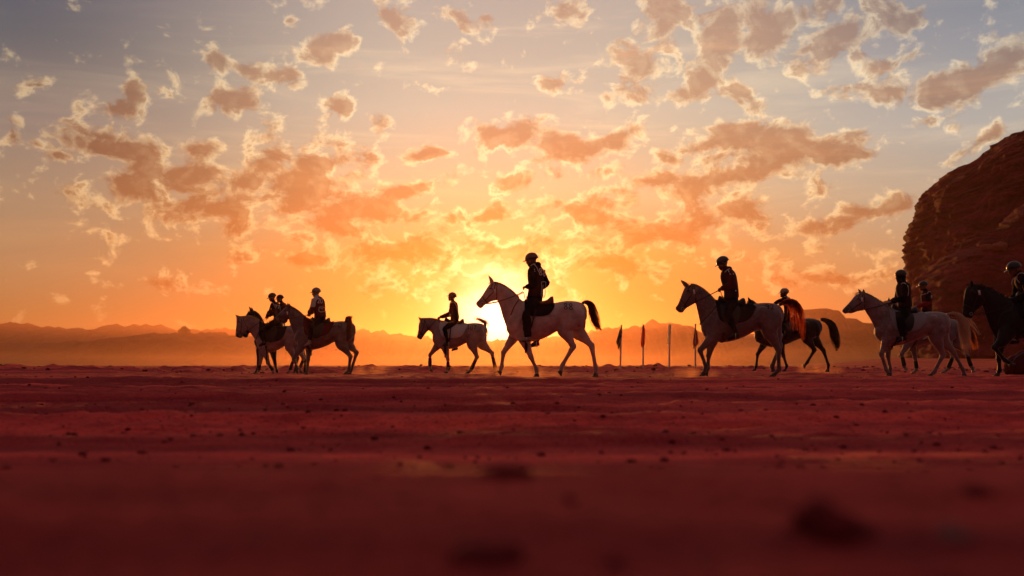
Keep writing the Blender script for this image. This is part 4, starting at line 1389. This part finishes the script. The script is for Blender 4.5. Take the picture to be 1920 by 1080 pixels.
    # shoes
    for an, to, sd in shoes:
        d = to - an; d[1] = 0
        fw = np.array([to[0] - an[0], 0, 0]); fw = np.array([-1.0, 0, 0]) if abs(fw[0]) < .02 else fw / abs(fw[0])
        heel = an + np.array([-fw[0] * .055, 0, -.075]) * s
        sole = (to - heel); sl = np.linalg.norm(sole); sole /= sl
        nrm = np.cross(sole, (0, 1, 0)); nrm = nrm if nrm[2] > 0 else -nrm
        C, A1, A2 = [], [], []
        ln = max(sl, .22 * s)
        for t, h, w_ in ((-.03, .02, .02), (.03, .05, .033), (.16, .055, .037), (.34, .052, .037), (.52, .040, .040), (.75, .031, .045), (.92, .024, .038), (1.0, .012, .02)):
            C.append(heel + sole * ln * t + nrm * h * s); A1.append(nrm * h * s); A2.append(np.array([0, w_ * s, 0]))
        g1 = ring_loft(C, A1, A2, 14)
        g2 = tube([an + (an - to) * 0 + np.array([0, 0, .05]), an, heel + sole * ln * .22 + nrm * .05 * s], [.045 * s, .045 * s, .04 * s], None, 3, 12)
        shm = fuse('shoe', [g1, g2], .008, 3, .5)
        o = obj('shoe', shm, M[sp.get('shoe', 'shoe_black') if sd < 0 else sp.get('shoe_off', sp.get('shoe', 'shoe_black'))], root)
        so = heel - nrm * .006
        obj('sole', tube([so - sole * .005, so + sole * ln * .5, so + sole * ln * .98], .008, [.034 * s, .044 * s, .03 * s], 4, 8), M['shoe_black'], o)
    # bib over the jacket
    if sp.get('bib'):
        sec2 = [(.12, .128, .175, 0), (.25, .122, .165, 0), (.42, .12, .160, .005), (.6, .128, .176, .012), (.76, .131, .180, .008), (.88, .114, .150, -.004), (.965, .083, .105, -.008)]
        C, A1, A2 = [], [], []
        for t, dep, wid, sh in catmull(sec2, 4):
            c = Pv + up * tl * t + fwd * (sh - bow * math.sin(min(max(t, 0), 1) * math.pi)) * s
            C.append(c); A1.append(fwd * (dep * bulk + .012) * s); A2.append(LAT * (wid + .012) * s * (bulk * .5 + .5))
        bme = mesh_from('bib', ring_loft(C, A1, A2, 32))
        vb = obj('bib', bme, M[sp['bib']], root)
        bb = bvh_of(bme)
        both = BVHTree.FromPolygons([v.co.copy() for v in bme.vertices] + [v.co.copy() for v in body.vertices],
                                    [tuple(p.vertices) for p in bme.polygons] + [tuple(i + len(bme.vertices) for i in p.vertices) for p in body.polygons])
        for ln in sp.get('trim', []):
            obj('piping', tube(drape_line(both, fr.ps(ln), -1, .003, 4), .0075, .0045, 1, 6), M['print_white'], vb)
        for ln in sp.get('trim_red', []):
            obj('piping', tube(drape_line(both, fr.ps(ln), -1, .003, 4), .0075, .0045, 1, 6), M['cloth_red'], vb)
        if sp.get('number'):
            txt, nx, nz, nw, nh, sl = sp['number']
            x, z = fr.p(nx, nz)
            obj('number', digit_strokes(both, txt, x, z, nw, nh, .0125 * min(1, s * 1.05), -1, .003, sl, .3), M['print_white'], vb)
        for pc in sp.get('emblem', []):
            x, z = fr.p(pc[0], pc[1])
            h = hit_side(both, x, z, -1)
            if h[0] is not None:
                obj('emblem', ellipsoid((x, h[0].y, z), (pc[2], .006, pc[2] * 1.1)), M[pc[3]], vb)
    # hood lying on the back of the neck
    if sp.get('hood'):
        c = Nk - fwd * .065 * s - up * .005
        g = [ellipsoid(tuple(c), (.062 * s, .095 * s, .058 * s), .5), ellipsoid(tuple(Nk - fwd * .02 + up * .012), (.085 * s, .09 * s, .045 * s), .3)]
        obj('hood', fuse('hood', g, .012, 4), M[sp['top']], root)
    if sp.get('veil'):
        g = [hell((-.01, 0, .0), (.112, .092, .13)), tube([Hd, Nk - up * .05, Nk - up * .12 - fwd * .02], [.085 * s, .1 * s, .11 * s], [.085 * s, .12 * s, .17 * s], 4, 14)]
        obj('headscarf', fuse('headscarf', g, .012, 4), M[sp['top']], root)
    return root

# ------------------------------------------------------------------ the file of riders, right-hand pages of the photo measured crop by crop
FA = Frame('A', 430, 560, 7.2, 1026)
FB = Frame('B', 430, 560, 7.2, 1022)
FC = Frame('C', 520, 530, 6.0, 1044)
FD = Frame('D', 770, 530, 6.0, 1025)
FE = Frame('E', 880, 460, 4.154, 1030)
FF = Frame('F', 1255, 470, 4.319, 1028)
FG = Frame('G', 1390, 530, 5.685, 957)
FH = Frame('H', 1570, 500, 4.911, 1018)
FI = Frame('I', 1570, 500, 4.911, 986)
FJ = Frame('J', 1780, 480, 4.5, 1020)

horse('E', FE, dict(label='cream white horse marked 88 on the croup, striding in front of the sun', coat='coat_cream', chest=288, butt=916, withers=430, croup=428,
    neck=[(430,445),(310,690),(385,404),(262,565),(330,352),(238,480),(270,312),(216,425),(226,294),(214,400)],
    head=[(192,288),(230,352),(160,300),(212,424),(126,348),(182,434),(96,394),(142,452),(72,424),(116,470),(52,446),(102,486),(54,464),(82,492)],
    ear=[(150,237),(178,294)], fore_near=[(428,735),(478,868),(522,966),(526,1024)], fore_off=[(352,705),(266,834),(250,948),(232,1002)],
    hind_near=[(738,655),(806,790),(722,934),(703,1008)], hind_off=[(850,670),(956,780),(988,952),(990,1026)],
    tails=[dict(path=[(880,452,14),(912,440,22),(952,470,42),(972,545,58),(998,620,44),(1036,668,14)], n=260, short=.8), dict(path=[(905,445,16),(940,470,30),(952,540,40),(970,610,40),(1010,690,12)], n=90, short=.7)],
    tail_col='hair_brown', mane=.05, mane_col='hair_brown', mark=('88', 730, 502, .075, .115), tag=(200, 362), hand=(420,362), sag=.05, muzzle=.35, legdark=.3, hoof='hoof',
    breast=[(385,425),(350,480),(322,545)], seat=(548,438), pad='pad_black', pad_len=(.30,.27), pad_drop=.26, saddle='leather_tan', flap=False, foot=(448,764), foot_off=(530,790), bridle='leather_tan'))
person('E', FE, dict(label='rider in black with white number 88 on his back, lit by the sun behind', pelvis=(508,432), neck=(514,152), head=(484,118), yaw=32, nod=12, hood=True,
    elbow=(506,318), wrist=(446,326), elbow_off=(608,292), wrist_off=(530,350), knee=(438,548), ankle=(455,716), toe=(410,752), ankle_off=(528,742), toe_off=(490,786), knee_off=(470,560),
    top='cloth_black', trousers='cloth_black', helmet='helmet_brown', bib='bib_dark', shoe='shoe_pale', shoe_off='shoe_black', number=('88',542,234,.056,.12,-.05), bulk=1.04, baggy=.02,
    trim=[[(478,165),(500,150),(525,180),(540,215)],[(500,148),(550,158)],[(560,290),(596,280),(592,330),(588,395),(560,398),(562,340),(560,290)],[(572,310),(570,385)]], emblem=[(505,195,.012,'print_white'),(507,210,.012,'print_white')]))

horse('F', FF, dict(label='grey horse with high arched reddish tail, right of the flag poles', coat='coat_grey', chest=258, butt=922, withers=408, croup=418,
    neck=[(430,440),(280,700),(372,404),(250,590),(312,342),(230,500),(252,296),(216,440),(206,276),(212,400)],
    head=[(178,272),(214,350),(130,290),(212,416),(106,338),(184,440),(86,392),(142,464),(66,438),(120,488),(49,460),(108,502),(52,478),(84,503)],
    ear=[(88,240),(146,286)], fore_near=[(338,708),(238,806),(286,936),(262,1016)], fore_off=[(352,740),(328,850),(322,950),(304,1008)],
    hind_near=[(798,655),(870,806),(874,962),(822,1020)], hind_off=[(866,668),(908,768),(846,938),(862,985)],
    tails=[dict(path=[(890,440,16),(948,412,34),(1018,425,50),(1058,500,62),(1070,610,62),(1082,745,30)], n=120, short=.6), dict(path=[(895,436,18),(960,418,44),(1000,470,80),(1012,570,100),(1024,690,80)], n=75, short=.5)],
    tail_col='hair_red', dock_col='hair_brown', mane=.05, mane_col='hair_grey', mark=('92', 762, 476, .07, .095), tag=(194, 336), hand=(404,318), sag=.0, muzzle=.75, legdark=.55,
    breast=[(395,425),(330,500),(262,575),(248,600)], seat=(500,420), pad='pad_black', pad_len=(.32,.42), pad_drop=.40, foot=(505,722)))
person('F', FF, dict(label='rider in a dark hooded jacket looking down, on the grey arched tail horse', pelvis=(498,420), neck=(458,152), head=(434,108), nod=24, hood=True,
    elbow=(486,282), wrist=(420,306), knee=(446,520), ankle=(508,672), toe=(462,722), top='cloth_maroon', trousers='cloth_black', helmet='helmet_navy', bib='bib_dark', bulk=1.1, bow=.05,
    trim=[[(438,180),(462,158),(490,150),(515,165),(532,200)],[(462,158),(472,205)]], emblem=[(500,195,.016,'print_white'),(522,330,.014,'print_white')]))

horse('D', FD, dict(label='smaller pale horse with black leg boots and tail flagged over its back', coat='coat_white', chest=246, butt=852, withers=430, croup=448,
    neck=[(405,455),(272,690),(344,430),(252,606),(280,408),(232,560),(222,400),(206,542),(172,402),(196,510)],
    head=[(142,402),(184,470),(106,424),(202,526),(88,480),(178,562),(84,540),(152,596),(75,580),(138,616),(68,604),(130,634),(76,626),(112,643)],
    ear=[(90,387),(116,416),(146,391)], fore_near=[(392,735),(421,862),(428,975),(402,1018)], fore_off=[(300,706),(214,812),(212,940),(232,1004)],
    hind_near=[(692,690),(748,836),(684,976),(638,1022)], hind_off=[(800,690),(914,792),(950,960),(966,1018)],
    tails=[dict(path=[(838,500,16),(838,455,26),(800,425,44),(745,404,44),(688,396,44)], n=110, short=.5), dict(path=[(838,480,16),(830,440,30),(862,452,44),(886,505,30)], n=60, short=.6), dict(path=[(842,500,14),(858,550,20),(858,630,12)], n=40, short=.6)],
    tail_col='hair_brown', mane=.07, mane_col='hair_grey', mark=('107', 640, 530, .065, .125), hand=(314,392), sag=.01, muzzle=.8, legdark=.3, boots=True,
    seat=(490,448), pad='pad_white', pad_len=(.40,.34), pad_drop=.42, saddle='leather_black', flap=False, foot=(440,724), foot_off=(508,760)))
person('D', FD, dict(label='young rider in a dark jacket with arms outstretched, left of the sun', pelvis=(492,448), neck=(474,208), head=(464,164), scale=.86, head_s=1.05, nod=-8,
    elbow=(446,352), wrist=(336,388), knee=(388,522), ankle=(425,682), toe=(372,716), ankle_off=(505,715), toe_off=(470,760), top='cloth_maroon', trousers='cloth_black', helmet='helmet_brown', bib='bib_dark',
    trim=[[(438,262),(462,225),(498,232),(520,268)],[(518,262),(535,330),(548,400)]], emblem=[(448,365,.022,'print_white')], bulk=1.0, brim=True))

horse('C', FC, dict(label='grey horse marked 20 on the croup with raised bushy tail, third of the left group', coat='coat_grey', chest=196, butt=882, withers=420, croup=428, wide=1.05,
    neck=[(405,450),(232,700),(322,388),(190,600),(252,326),(152,490),(192,286),(132,430),(150,264),(136,395)],
    head=[(134,260),(142,385),(92,278),(126,404),(50,316),(92,408),(14,350),(52,414),(-14,378),(22,424),(-34,400),(6,430),(-28,414),(-4,432)],
    ear=[(122,226),(118,272)], fore_near=[(284,722),(198,858),(238,966),(228,1012)], fore_off=[(346,715),(336,862),(326,985),(312,1038)],
    hind_near=[(728,690),(832,832),(812,980),(772,1038)], hind_off=[(790,690),(884,786),(830,960),(802,1034)],
    tails=[dict(path=[(772,462,14),(784,424,24),(808,404,36),(830,424,46),(830,500,54),(820,590,44),(813,712,14)], n=320, short=.6, y=-.27), dict(path=[(790,450,20),(805,405,40),(842,396,34),(866,374,16)], n=70, short=.6, y=-.2)],
    tail_col='hair_brown', mane=.06, mane_col='hair_black', mark=('20', 642, 500, .105, .115), tag=(122, 345), hand=(345,362), sag=.04, muzzle=.7, legdark=.4,
    breast=[(345,430),(300,480),(270,520)], seat=(486,424), pad='pad_maroon', pad_len=(.46,.38), pad_drop=.40, saddle='leather_black', foot=(392,724)))
person('C', FC, dict(label='rider with pale sleeves and a maroon bib numbered 20, grey helmet', pelvis=(482,420), neck=(452,158), head=(434,116), yaw=30, nod=2,
    elbow=(408,292), wrist=(362,346), knee=(404,505), ankle=(392,664), toe=(346,722), top='cloth_white', trousers='cloth_black', sleeves='cloth_white', forearm='cloth_maroon', helmet='helmet_grey', bib='bib_maroon', shoe='shoe_pale',
    number=('20',468,232,.052,.13,-.06), trim=[[(486,280),(535,282),(534,325),(484,328),(486,280)],[(500,295),(520,296)]], bulk=1.1))

horse('A', FA, dict(label='pale horse with a blond mane and dark muzzle leading the left group', coat='coat_white', chest=368, butt=1000, withers=372, croup=350,
    neck=[(520,395),(396,680),(448,308),(352,565),(362,262),(312,505),(274,232),(268,445),(208,234),(246,400)],
    head=[(152,240),(238,330),(100,268),(252,402),(94,340),(234,442),(88,410),(196,484),(83,458),(180,512),(82,494),(168,529),(98,520),(152,533)],
    ear=[(88,215),(128,258),(112,222)], fore_near=[(488,700),(548,886),(600,968),(608,1018)], fore_off=[(432,690),(404,866),(384,966),(346,1020)],
    hind_near=[(824,640),(884,806),(832,964),(794,1020)], hind_off=[(905,660),(992,800),(946,930),(962,1018)],
    tails=[dict(path=[(985,400,16),(1015,420,30),(1030,520,46),(1030,640,30)], n=160)],
    tail_col='hair_blond', mane=.17, mane_n=420, mane_col='hair_blond', hand=(508,256), sag=.02, muzzle=.95, forelock=30, boots=True,
    breast=[(470,350),(420,440),(372,550)], seat=(608,392), pad='pad_black', pad_len=(.45,.40), pad_drop=.44, foot=(500,690)))
FA0 = Frame('A', 420, 520, 5.4, 987)
person('A', FA0, dict(label='dark clad rider with a white piped bib on the leading pale horse', pelvis=(548,440), neck=(505,252), head=(488,208), nod=14, scale=.98,
    elbow=(486,352), wrist=(442,392), knee=(410,545), ankle=(432,655), toe=(388,700), top='cloth_black', trousers='cloth_black', helmet='helmet_black', bib='bib_dark', shoe='shoe_black',
    number=('77',530,318,.05,.1,-.12), trim=[[(470,262),(495,258),(520,275),(530,310)]], emblem=[(497,326,.025,'print_orange')]))

horse('B', FB, dict(label='black horse half hidden behind the leading pale horse', coat='coat_black', chest=342, butt=985, withers=360, croup=362,
    neck=[(525,385),(380,680),(465,310),(345,570),(412,222),(330,440),(372,185),(335,350),(348,170),(345,300)],
    head=[(330,164),(362,262),(256,180),(342,330),(218,240),(318,402),(194,330),(272,462),(180,428),(258,492),(178,486),(248,514),(190,516),(226,529)],
    ear=[(272,105),(300,170),(290,112)], fore_near=[(600,700),(634,888),(654,968),(664,1016)], fore_off=[(395,690),(378,870),(360,970),(328,1016)],
    hind_near=[(850,650),(930,800),(902,960),(880,1016)], hind_off=[(930,660),(1010,800),(1012,960),(1000,1016)],
    tails=[dict(path=[(970,395,16),(1005,420,30),(1020,520,46),(1015,640,30)], n=120)], hand=(600,270), muzzle=.5,
    seat=(640,375), pad='pad_black', foot=(560,690)))
FB0 = Frame('B', 420, 520, 5.4, 984)
person('B', FB0, dict(label='rider whose helmet and shoulders show behind the leading rider', pelvis=(612,420), neck=(585,258), head=(566,222), nod=8, scale=.95,
    elbow=(560,350), wrist=(510,370), knee=(520,520), ankle=(520,640), toe=(480,680), top='cloth_black', trousers='cloth_navy', helmet='helmet_black', bib='bib_maroon',
    trim_red=[[(590,245),(622,268),(634,300)]]))

horse('H', FH, dict(label='dapple grey horse with open mouth and pale flowing tail before the cliff', coat='coat_dapple', chest=346, butt=1036, withers=388, croup=410,
    neck=[(530,410),(372,650),(452,350),(342,560),(372,304),(300,478),(302,264),(254,402),(244,240),(256,350)],
    head=[(214,238),(256,332),(166,262),(246,390),(126,310),(202,406),(91,350),(152,424),(62,380),(122,432),(45,402),(90,424),(56,424),(80,436)],
    ear=[(230,209),(224,248),(202,203)], fore_near=[(436,676),(386,808),(430,946),(464,1004)], fore_off=[(482,690),(486,824),(508,944),(504,996)],
    hind_near=[(884,650),(950,814),(872,966),(826,1014)], hind_off=[(995,680),(1090,784),(1182,950),(1196,1006)],
    tails=[dict(path=[(1008,440,16),(1080,432,30),(1140,480,66),(1170,590,92),(1180,700,86),(1176,828,70)], n=330, short=.7), dict(path=[(1060,435,16),(1160,470,40),(1240,540,50),(1320,640,16)], n=50, short=.6)],
    tail_col='hair_blond', mane=.06, mane_col='hair_grey', tag=(213,305), hand=(462,336), sag=.03, muzzle=.75, legdark=.3,
    seat=(612,400), pad='pad_grey', pad_len=(.36,.40), pad_drop=.46, foot=(540,700)))
person('H', FH, dict(label='rider in a long black coat, round black helmet and headscarf before the cliff edge', pelvis=(618,404), neck=(596,138), head=(583,92), nod=4, brim=False, veil=True,
    elbow=(576,290), wrist=(490,326), knee=(528,500), ankle=(556,640), toe=(516,694), top='cloth_black', trousers='cloth_black', helmet='helmet_black', bib='bib_dark', baggy=.035, bulk=1.08,
    trim=[[(568,165),(590,155),(612,190),(622,240),(622,275)]]))

horse('I', FI, dict(label='slate grey horse with black leg boots half hidden behind the dapple grey', coat='coat_slate', chest=552, butt=1122, withers=440, croup=474,
    neck=[(700,460),(575,690),(625,402),(540,600),(570,345),(490,500),(530,335),(455,440),(492,322),(450,410)],
    head=[(482,315),(478,390),(440,330),(455,425),(410,365),(430,448),(380,400),(405,470),(362,425),(392,482),(352,440),(384,488),(356,455),(374,488)],
    ear=[(463,285),(462,330),(432,318)], fore_near=[(640,695),(574,806),(598,915),(614,955)], fore_off=[(704,690),(734,840),(748,935),(722,982)],
    hind_near=[(980,680),(1048,816),(1002,936),(956,978)], hind_off=[(1110,690),(1206,790),(1252,915),(1284,974)],
    tails=[dict(path=[(1100,505,14),(1165,520,26),(1220,590,50),(1255,690,62),(1272,800,60)], n=260, short=.75)],
    tail_col='hair_brown', mane=.08, mane_col='hair_blond', hand=(700,388), sag=.0, muzzle=.7, boots=True, hoof='hoof_pale',
    seat=(812,440), pad='pad_black', pad_len=(.36,.34), pad_drop=.42, foot=(790,672)))
person('I', FI, dict(label='smaller rider with red sleeves and a white shoulder emblem, against the cliff', pelvis=(818,428), neck=(812,222), head=(790,182), scale=.88, nod=4, head_s=1.04,
    elbow=(806,338), wrist=(726,368), knee=(745,520), ankle=(785,640), toe=(748,676), top='cloth_black', trousers='cloth_black', forearm='cloth_red', helmet='helmet_black', bib='bib_maroon', shoe='shoe_pale',
    trim=[[(770,262),(800,250),(822,232),(845,240)],[(770,265),(772,320)]], emblem=[(838,280,.038,'print_white'),(770,278,.02,'print_white'),(772,300,.018,'print_white')]))

horse('G', FG, dict(label='dark bay horse walking behind the grey arched tail horse', coat='coat_bay', chest=142, butt=858, withers=368, croup=376,
    neck=[(330,390),(160,640),(270,330),(140,540),(205,262),(110,430),(158,224),(85,340),(122,196),(80,300)],
    head=[(108,190),(92,290),(60,210),(75,320),(30,262),(40,350),(0,310),(15,380),(-25,345),(-5,400),(-40,362),(-15,410),(-35,385),(-20,412)],
    ear=[(62,156),(92,204),(76,162)], fore_near=[(404,640),(436,782),(470,888),(446,946)], fore_off=[(262,640),(186,762),(170,888),(152,940)],
    hind_near=[(682,590),(764,716),(686,852),(650,898)], hind_off=[(795,600),(890,722),(944,880),(934,952)],
    tails=[dict(path=[(842,392,18),(900,402,40),(965,455,72),(992,560,86),(1015,660,70),(1012,738,16)], n=340, short=.75)],
    mane=.07, hand=(330,225), muzzle=.3, seat=(480,345), pad='pad_black', foot=(400,600)))
person('G', FG, dict(label='child in a tan helmet showing above the grey horse rump', pelvis=(496,330), neck=(474,152), head=(456,116), scale=.74, head_s=1.22, nod=0,
    elbow=(400,196), wrist=(350,222), knee=(400,440), ankle=(420,560), toe=(380,600), top='cloth_black', trousers='cloth_black', helmet='helmet_tan', bib='bib_dark', trim=[[(452,150),(480,165),(492,188)],[(460,170),(500,165)]], emblem=[(495,190,.03,'print_white')]))

horse('J', FJ, dict(label='black horse entering at the right edge with one foreleg raised', coat='coat_black', chest=378, butt=1126, withers=344, croup=348,
    neck=[(610,420),(424,730),(505,362),(378,672),(402,304),(328,566),(296,258),(286,440),(232,243),(288,400)],
    head=[(200,240),(290,330),(148,260),(288,400),(126,330),(258,438),(118,408),(216,472),(112,458),(202,502),(109,488),(194,520),(128,514),(176,530)],
    ear=[(168,203),(178,252),(190,215)], fore_near=[(424,715),(350,772),(440,878),(512,922)], fore_off=[(456,735),(446,868),(452,962),(428,1014)],
    hind_near=[(940,680),(1030,800),(960,950),(940,1012)], hind_off=[(1040,680),(1130,800),(1150,950),(1160,1012)],
    tails=[dict(path=[(1090,380,16),(1140,380,40),(1190,480,60),(1200,640,60),(1200,760,20)], n=120)],
    mane=.10, hand=(492,402), sag=.06, muzzle=.3, tag=(233,312), breast=[(520,360),(480,460),(410,495),(385,600)],
    seat=(690,390), pad='pad_black', foot=(640,720)))
person('J', FJ, dict(label='rider cut by the right edge in a black helmet and white piped top', pelvis=(690,400), neck=(600,150), head=(545,118), nod=16, scale=1.02,
    elbow=(600,325), wrist=(512,390), knee=(590,540), ankle=(640,690), toe=(590,735), top='cloth_black', trousers='cloth_black', helmet='helmet_black', bib='bib_dark',
    trim=[[(572,230),(560,190),(575,150),(605,150),(625,175)],[(525,240),(530,210),(545,185)]], emblem=[(505,402,.02,'print_white')]))

# ------------------------------------------------------------------ flag poles
def flag_pole(px_base, px_top, py_top, kind, lab):
    Y = 39.0
    x, y, _ = world_pt(px_base, 688, Y)
    z = float(ground_z(np.array([x]), np.array([y]))[0])
    root = empty('flag_pole', (x, y, z), lab, 'flag pole', 'flag poles planted behind the track')
    xt = (px_top - px_base) / FPX * Y
    zt = world_pt(px_top, py_top, Y)[2] - z
    obj('pole', tube([(0, 0, -.25), (xt * .5, 0, zt * .5), (xt, 0, zt)], [.034, .032, .03], None, 4, 12), M['pole'], root)
    k = Y / FPX
    def cloth(poly, mat_, wav, depth=.10):
        # hanging cloth: columns from the pole outwards with folds; poly rows (left, right, down) in px from the pole top
        V, F = [], []
        rows, cols = len(poly), 13
        for i, (a, b, d) in enumerate(poly):
            for j in range(cols):
                t = j / (cols - 1)
                xx = xt + (a + (b - a) * t) * k
                V.append((xx, depth * math.sin(t * wav + i * .35) * (.35 + i / rows) - .036, zt - d * k))
        for i in range(rows - 1):
            for j in range(cols - 1):
                F.append((i * cols + j, i * cols + j + 1, (i + 1) * cols + j + 1, (i + 1) * cols + j))
        n = len(V)
        V += [(v[0], v[1] + .004, v[2]) for v in V]
        F += [tuple(q + n for q in reversed(f)) for f in F]
        obj('flag', (V, F), mat_, root)
    def dens(rows, m=3):
        return [tuple(r) for r in catmull(rows, m)]
    if kind == 'black':
        cloth(dens([(-.6,1,0),(-2,1.1,6),(-5,1.1,16),(-8,1.1,25),(-10,.6,33),(-8,-1.5,38),(-6.5,-4,43),(-5.6,-4.6,46)]), M['flag_black'], 4)
    elif kind == 'orange':
        cloth(dens([(-.8,1,0),(-1.4,2,5),(-2.5,3,12),(-4,3.2,22),(-5,3,32),(-5.2,2.6,38),(-3.5,2,43)]), M['flag_orange'], 9, .07)
    elif kind == 'red':
        cloth(dens([(-.8,1,0),(-1,1.2,8),(-2.5,2.6,16),(-4,4,26),(-5.5,5.2,34),(-5.8,4.6,39),(-5,-1.5,43),(-4.2,-3,47)]), M['flag_red'], 8, .08)
    else:
        G = []
        for i in range(420):
            t = random.random(); zz = zt - t * 36 * k
            a = random.uniform(0, 6.28)
            r = .03 + random.uniform(0, .018)
            L_ = random.uniform(.03, .09)
            ctr = xt * (zz / zt) - .01 - .035 * t
            G.append([(ctr + r * math.cos(a), r * math.sin(a), zz), (ctr + (r + .012) * math.cos(a), (r + .012) * math.sin(a), zz - L_ * .5), (ctr + (r + .006) * math.cos(a), (r + .006) * math.sin(a), zz - L_)])
        obj('fringe', strands(G, .006), M['fringe'], root, fix=False)
flag_pole(1163, 1165, 609, 'black', 'pole with a dark pointed flag, nearest to the number 88 horse')
flag_pole(1206, 1206, 608, 'orange', 'pole with a furled orange flag, second from the sun')
flag_pole(1254.5, 1256.5, 608, 'fringe', 'pole wrapped in a pale frayed streamer without a flag')
flag_pole(1304, 1304, 607, 'red', 'pole with a limp red flag beside the grey horse chest')

# ------------------------------------------------------------------ lone desert tree on the rise
def lone_tree():
    Y = 1120.0
    x, y, z = world_pt(345, 634, Y)
    root = empty('desert_tree', (x, y, z), 'lone bushy desert tree on the brown rise at the left', 'tree')
    root.scale = (2.7, 2.7, 2.7)
    g = [tube([(0, 0, -2), (.1, 0, .6), (.3, .1, 1.6)], [.45, .35, .22], None, 3, 8)]
    for i in range(9):
        a = i * .7
        e = np.array([1.7 * math.cos(a), 1.7 * math.sin(a), 2.4 + 1.2 * random.random()])
        g.append(tube([(.15, 0, .8), tuple(e * .5 + np.array([0, 0, .6])), tuple(e)], [.17, .11, .04], None, 3, 6))
    obj('trunk', join(g), M['leather'], root)
    G = []
    for i in range(1500):
        d = np.random.default_rng(i).normal(size=3); d /= np.linalg.norm(d)
        c = [(-1.2, 0, 2.6), (1.2, .3, 2.8), (0, 0, 3.8), (.3, -.6, 2.2), (-.3, .7, 3.1)][i % 5]
        p = np.array(c) + d * 1.15 * random.random() ** .4 * np.array([1, 1, .8])
        q = p + d * random.uniform(.25, .7) + np.array([0, 0, .25])
        G.append([p, (p + q) / 2 + np.array([.05, 0, .03]), q])
    obj('crown', strands(G, .07), M['foliage'], root, fix=False)
M['foliage'] = plain('foliage', (.05, .045, .025), .8, .1, .3, 3, 0)
lone_tree()

# ------------------------------------------------------------------ dark bundle on the ground behind the black horse
def bundle():
    Y = 26.0
    x, y, _ = world_pt(1912, 690, Y)
    z = float(ground_z(np.array([x]), np.array([y]))[0])
    root = empty('bundle', (x, y, z), 'dark rounded bundle on the ground under the black horse at the right edge', 'bundle')
    g = [ellipsoid((0, 0, .26), (.40, .3, .30), .15, 20, 14), ellipsoid((.12, .02, .42), (.24, .22, .22), 0, 16, 12), ellipsoid((-.22, 0, .12), (.2, .2, .14), 0, 16, 12)]
    me = fuse('sack', g, .02, 4)
    P = verts_np(me)
    d = .018 * fbm(P[:, 0] * 7, P[:, 1] * 7, P[:, 2] * 7, 3, 4)
    for v, k in zip(me.vertices, d): v.co += v.normal * float(k)
    obj('sack', me, M['cloth_maroon'], root)
    obj('strap', tube([(-.36, -.2, .18), (-.22, -.25, .45), (.02, -.22, .58), (.24, -.2, .5)], .012, .02, 4, 8), M['leather'], root)
bundle()

# ------------------------------------------------------------------ dust kicked up by the hooves
def dust_puff(px, py, Y, rx, rz, dens, lab, seed):
    x, y, _ = world_pt(px, py, Y)
    z = float(ground_z(np.array([x]), np.array([y]))[0])
    m = bpy.data.materials.new('dust'); m.use_nodes = True
    nt = NT(m.node_tree); nt.n.clear()
    v = nt.node('ShaderNodeVolumePrincipled')
    v.inputs['Color'].default_value = (1, .55, .28, 1); v.inputs['Anisotropy'].default_value = .6
    tcn = nt.node('ShaderNodeTexCoord')
    p = tcn.outputs['Object']
    r = nt.vmath('LENGTH', nt.vmath('DIVIDE', p, (rx, .5, rz)))
    n = nt.noise(nt.vmath('ADD', p, (seed, 0, 0)), 3.2, 4, .6)
    d = nt.math('MULTIPLY', nt.math('MULTIPLY', nt.rng(r, 1, .1), nt.rng(n, .42, .72)), dens)
    nt.l.new(d, v.inputs['Density'])
    o_ = nt.node('ShaderNodeOutputMaterial'); nt.l.new(v.outputs[0], o_.inputs['Volume'])
    o = obj('dust', ellipsoid((0, 0, 0), (rx, .5, rz), 0, 20, 12), m)
    o.location = (x, y, z + rz * .35)
    tag(o, lab, 'dust', 'dust kicked up by hooves', 'stuff')
dust_puff(985, 695, 20.6, 1.0, .28, 1.6, 'dust glowing below the number 88 horse', 1)
dust_puff(905, 695, 27.9, 1.1, .30, 1.2, 'dust behind the smaller pale horse', 5)
dust_puff(1300, 700, 20.4, .6, .20, 1.6, 'dust at the forefeet of the grey horse', 9)
dust_puff(1535, 692, 26.0, .75, .22, 1.8, 'dust at the hind feet of the dark bay horse', 13)
dust_puff(690, 698, 28.5, .8, .22, 1.2, 'dust behind the horse marked 20', 17)

# ------------------------------------------------------------------ air
def volume_mat(name, density, color, aniso):
    m = bpy.data.materials.new(name); m.use_nodes = True
    nt = NT(m.node_tree); nt.n.clear()
    v = nt.node('ShaderNodeVolumePrincipled')
    v.inputs['Color'].default_value = (*color, 1)
    v.inputs['Density'].default_value = density
    v.inputs['Anisotropy'].default_value = aniso
    o = nt.node('ShaderNodeOutputMaterial'); nt.l.new(v.outputs[0], o.inputs['Volume'])
    return m, nt, v
def box_geo(x0, x1, y0, y1, z0, z1):
    V = [(x, y, z) for z in (z0, z1) for y in (y0, y1) for x in (x0, x1)]
    F = [(0, 2, 3, 1), (4, 5, 7, 6), (0, 1, 5, 4), (2, 6, 7, 3), (0, 4, 6, 2), (1, 3, 7, 5)]
    return V, F
hm, hn, hv = volume_mat('haze_air', .00021, (1.0, .53, .33), .79)
hz = obj('haze', box_geo(-3300, 3300, -3300, 3300, -6, 112), hm, smooth=False)
tag(hz, 'warm dusty evening air over the whole plain', 'haze', None, 'stuff')

# dust hanging low over the plain between the track and the hills
dm, dn, dv = volume_mat('low_dust', .00055, (1.0, .56, .34), .72)
dz = obj('dust', box_geo(-900, 900, 205, 640, -1.5, 6.5), dm, smooth=False)
tag(dz, 'low layer of golden dust drifting before the hills', 'dust', None, 'stuff')
